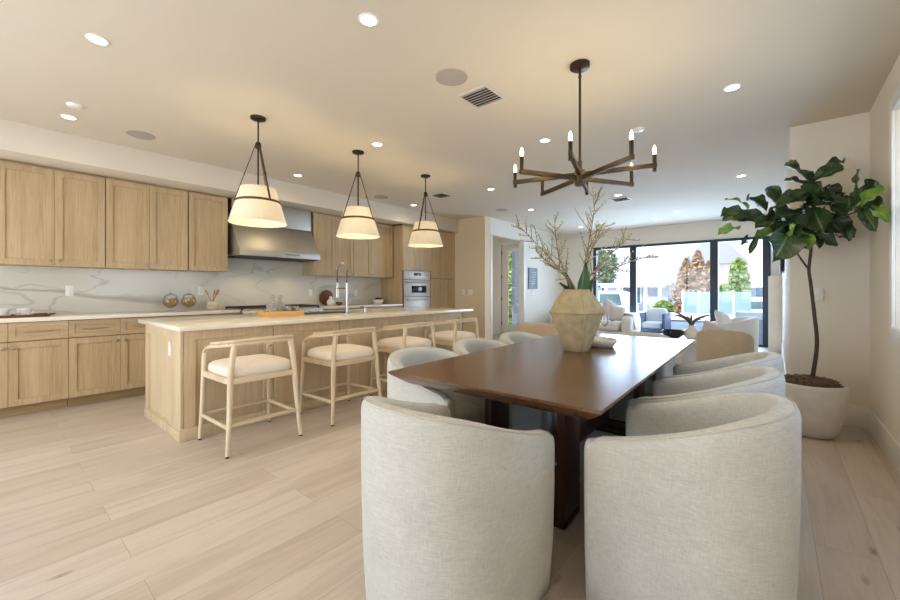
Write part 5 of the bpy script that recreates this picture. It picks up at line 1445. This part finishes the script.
# cars
def car(name, label, loc, yaw, body, L=4.7, H=1.75, W=1.9, suv=True):
    t = thing(name, label, 'car', loc, yaw)
    bmat = plain(name + '_paint', body, 0.3)
    prof = [(-L / 2, 0.35), (-L / 2, 0.75), (-L / 2 + 0.15, 1.0), (-L / 2 + 1.1, 1.08), (-L / 2 + 1.75, H - 0.08), (-L / 2 + 2.1, H), (L / 2 - 0.7, H), (L / 2 - 0.25, H - 0.15), (L / 2 - 0.05, 1.05), (L / 2, 0.8), (L / 2, 0.35)]
    m = MB(); m.prism(prof, -W / 2, W / 2, 'y', 0.07); m.build('body', bmat, t, 40)
    gm = plain('car_glass', rgb(70, 88, 92), 0.1)
    for s in (-1, 1):
        m = MB()
        y = s * (W / 2 + 0.004)
        for a, b, c_, d_ in ((-L / 2 + 1.3, -L / 2 + 1.95, -L / 2 + 2.55, -L / 2 + 2.55), (-L / 2 + 2.63, -L / 2 + 2.63, -L / 2 + 3.45, -L / 2 + 3.45), (-L / 2 + 3.53, -L / 2 + 3.53, L / 2 - 0.42, L / 2 - 0.3)):
            m.face([(a, y, 1.1), (b, y, H - 0.14), (c_, y, H - 0.14), (d_, y, 1.1)])
        m.build('side_windows', gm, t, 0)
    m = MB(); m.face([(-L / 2 + 1.13, -W / 2 + 0.15, 1.12), (-L / 2 + 1.70, -W / 2 + 0.2, H - 0.12), (-L / 2 + 1.70, W / 2 - 0.2, H - 0.12), (-L / 2 + 1.13, W / 2 - 0.15, 1.12)])
    bmesh.ops.translate(m.bm, vec=(-0.03, 0, 0.02), verts=m.bm.verts); m.build('windshield', gm, t, 0)
    for x in (-L / 2 + 0.9, L / 2 - 0.95):
        for s in (-1, 1):
            w_ = MB().tube([(x, s * (W / 2 - 0.2), 0.36), (x, s * (W / 2 + 0.02), 0.36)], 0.36, 24).build('wheel', M['black'], t)
            MB().tube([(x, s * (W / 2 + 0.0), 0.36), (x, s * (W / 2 + 0.035), 0.36)], 0.22, 18).build('hubcap', M['steel'], w_)
    return t
car('suv', 'white sport utility car parked beyond the patio at left', (pt(585, 20.5), 20.5, -0.65), 0.0, rgb(206, 208, 212), 4.9, 1.8)
car('sedan', 'pale car with green windshield parked beyond the fence at right', (pt(752, 19.5), 20.2, -0.65), 0.15, rgb(196, 204, 208), 4.6, 1.55)
# street and houses
roofm = plain('grey_roof_shingle', rgb(150, 150, 156), 0.9, 0, 0.1, 20)
glassm = plain('house_window_glass', rgb(88, 102, 116), 0.15)
def house(label, x0, x1, y0, y1, h, rh, wall, gable='y', name='house'):
    t = thing(name, label, 'house', ((x0 + x1) / 2, y0, -0.65))
    hw = (x1 - x0) / 2; D = y1 - y0
    MB().box(-hw, hw, 0, D, 0, h).build('walls', wall, t)
    r = MB(); ov = 0.5
    if gable == 'y': r.prism([(-hw - ov, h - 0.1), (hw + ov, h - 0.1), (0, h + rh)], -ov, D + ov, 'y')
    else: r.prism([(-ov, h - 0.1), (D + ov, h - 0.1), (D / 2, h + rh)], -hw - ov, hw + ov, 'x')
    r.build('roof', roofm, t, 0)
    n = max(2, int(2 * hw / 3))
    for k in range(n):
        x = -hw + (k + 0.5) * 2 * hw / n
        f = MB().box(x - 0.6, x + 0.6, -0.04, 0.0, 0.95, 2.1, 0.01).build('window', whitewall, t)
        MB().box(x - 0.52, x + 0.52, -0.05, -0.04, 1.03, 2.02).build('pane', glassm, f)
    return t
wm = plain('house_wall_white', rgb(176, 178, 184), 0.85)
wm2 = plain('house_wall_cream', rgb(230, 226, 218), 0.85)
house('long grey roofed house across the street at left', pt(596, 27) - 4, pt(668, 27), 27, 35, 2.4, 1.9, wm, 'x')
house('gabled pale house across the street behind the brown trees', pt(690, 37), pt(742, 37), 37, 45, 4.0, 2.6, wm2, 'y')
t = house('tall white house at the right end of the view', pt(748, 30), pt(800, 30), 30, 36, 5.4, 1.2, wm2, 'y')
o = thing('pergola', 'white pergola with slatted top beyond the patio at left', 'pergola', (0, 24, -0.65))
xa, xb = pt(606, 24), pt(660, 24)
for k in range(5):
    x = xa + (xb - xa) * k / 4
    MB().box(x - 0.08, x + 0.08, -0.08, 0.08, 0, 2.0, 0.01).build('post', whitewall, o)
m = MB()
for k in range(18): x = xa - 0.3 + (xb - xa + 0.6) * k / 17; m.box(x - 0.05, x + 0.05, -0.5, 1.2, 2.12, 2.25)
m.build('slat_top', whitewall, o, 0)
MB().box(xa - 0.3, xb + 0.3, -0.1, 0.1, 2.0, 2.12, 0.01).build('beam', whitewall, o)
def tree(label, x, y, h, r, mat, seed, trunk_h, cat='tree', cone=False, name='tree'):
    t = thing(name, label, cat, (x, y, -0.65), 0)
    MB().cyl((0, 0, 0), (0, 0, trunk_h + 0.3), 0.09, 0.05, 8).build('trunk', M['bark'], t)
    m = MB(); rr = random.Random(seed)
    for k in range(1800):
        v = rr.random(); z = trunk_h + v * (h - trunk_h)
        rad = r * (max(0.04, (1 - v) ** 0.75) if cone else math.sqrt(max(0.02, 1 - (2 * v - 1) ** 2)))
        a = rr.uniform(0, 6.28); q = rad * math.sqrt(rr.random())
        M_ = Matrix.Rotation(rr.uniform(0, 6), 4, 'Z') @ Matrix.Rotation(rr.uniform(0, 3), 4, 'X')
        s = rr.uniform(0.05, 0.11)
        p = V((q * math.cos(a), q * math.sin(a), z))
        m.face([p + (M_ @ V((-s, -s * .6, 0))), p + (M_ @ V((s, -s * .6, 0))), p + (M_ @ V((s * .7, s, 0))), p + (M_ @ V((-s * .7, s, 0)))])
    m.build('foliage', mat, t, 0)
    return t
brown = plain('dry_brown_foliage', rgb(168, 136, 104), 0.9, 0, 0.3, 3)
green = plain('bright_green_foliage', rgb(128, 150, 70), 0.9, 0, 0.3, 3)
dgreen = plain('grey_green_foliage', rgb(112, 132, 96), 0.9, 0, 0.3, 3)
for k, (px, Y, h, r, lab) in enumerate(((686, 24, 3.5, 1.0, 'brown leaved cypress at the left of the trio across the street'), (698, 26.4, 4.1, 1.15, 'tallest brown leaved cypress across the street'), (709, 24, 3.3, 0.95, 'brown leaved cypress next to the door mullion across the street'))):
    tree(lab, pt(px, Y), Y, h, r, brown, k, 0.3, cone=True, name='cypress_tree')['group'] = 'brown cypresses across the street'
tree('round bright green tree across the street at right', pt(739, 26), 26, 3.5, 0.5, green, 9, 0.9)
tree('small green tree between the mullion and the round tree', pt(725, 22.5), 22.5, 2.1, 0.5, green, 10, 0.3)
tree('yellow green shrub in front of the pergola', pt(663, 22.6), 22.6, 1.25, 0.5, green, 13, 0.1, 'shrub', name='shrub')
tree('grey green tree above the white car at far left', pt(603, 24.5), 24.5, 4.6, 0.9, dgreen, 14, 2.0)
tree('green garden tree seen through the front door glass', -7.3, 12.4, 3.4, 0.9, green, 15, 0.3)
t = thing('porch_column', 'grey blue square porch column behind the front door glass', 'column', (-5.9, 10.3, -0.05))
MB().box(-0.15, 0.15, -0.15, 0.15, 0, 2.9, 0.01).build('shaft', plain('porch_grey_shaded', rgb(92, 102, 114), 0.7), t)  # column colour darkened to hold the porch shade
MB().box(-0.2, 0.2, -0.2, 0.2, 0, 0.2, 0.01).build('base', whitewall, t)

# ------------------------------------------------------------------ light
w = bpy.data.worlds.new('World'); scene.world = w; w.use_nodes = True
nt = w.node_tree; nt.nodes.clear()
out = nt.nodes.new('ShaderNodeOutputWorld'); bg = nt.nodes.new('ShaderNodeBackground')
tc = nt.nodes.new('ShaderNodeTexCoord'); sx = nt.nodes.new('ShaderNodeSeparateXYZ'); rp = nt.nodes.new('ShaderNodeValToRGB')
nt.links.new(tc.outputs['Generated'], sx.inputs[0]); nt.links.new(sx.outputs[2], rp.inputs[0])
rp.color_ramp.elements[0].position = 0.0; rp.color_ramp.elements[0].color = rgb(236, 242, 250)
rp.color_ramp.elements[1].position = 0.6; rp.color_ramp.elements[1].color = rgb(176, 206, 244)
nt.links.new(rp.outputs[0], bg.inputs[0]); bg.inputs[1].default_value = SKY
nt.links.new(bg.outputs[0], out.inputs[0])
sun = lamp('sun', 'SUN', (0, 0, 20), SUN, s2l((1, 0.97, 0.92)), angle=math.radians(1.0)); sun.rotation_euler = V((0.45, 0.55, -0.95)).to_track_quat('-Z', 'Y').to_euler()
# soft daylight entering through the rear opening and the sliding doors
a = lamp('rear_daylight', 'AREA', (-2.8, YB - 0.05, 1.25), REAR, s2l((0.89, 0.945, 1.0)), shape='RECTANGLE', size=4.2, size_y=2.1)
a.rotation_euler = (math.radians(90), 0, 0)
b = lamp('front_daylight', 'AREA', (-1.9, YE + 0.25, 1.25), FRONT, s2l((0.74, 0.86, 1.0)), shape='RECTANGLE', size=3.4, size_y=2.1)
b.rotation_euler = (math.radians(-90), 0, 0)

cam = bpy.data.cameras.new('camera'); co = bpy.data.objects.new('camera', cam); C.objects.link(co)
co.location = (0, 0, 1.2); co.rotation_euler = (math.radians(90), 0, math.radians(39.8))
cam.sensor_width = 36; cam.lens = 15.6; cam.shift_y = -10 / 900; cam.clip_start = 0.05; cam.clip_end = 200
scene.camera = co
scene.view_settings.view_transform = 'Standard'
scene.view_settings.look = 'None'
scene.view_settings.exposure = EXPO
scene.view_settings.gamma = GAMMA
scene.cycles.max_bounces = 10
scene.cycles.diffuse_bounces = 5
scene.cycles.transparent_max_bounces = 16
scene.cycles.caustics_reflective = False
scene.cycles.caustics_refractive = False
scene.cycles.sample_clamp_indirect = 6.0
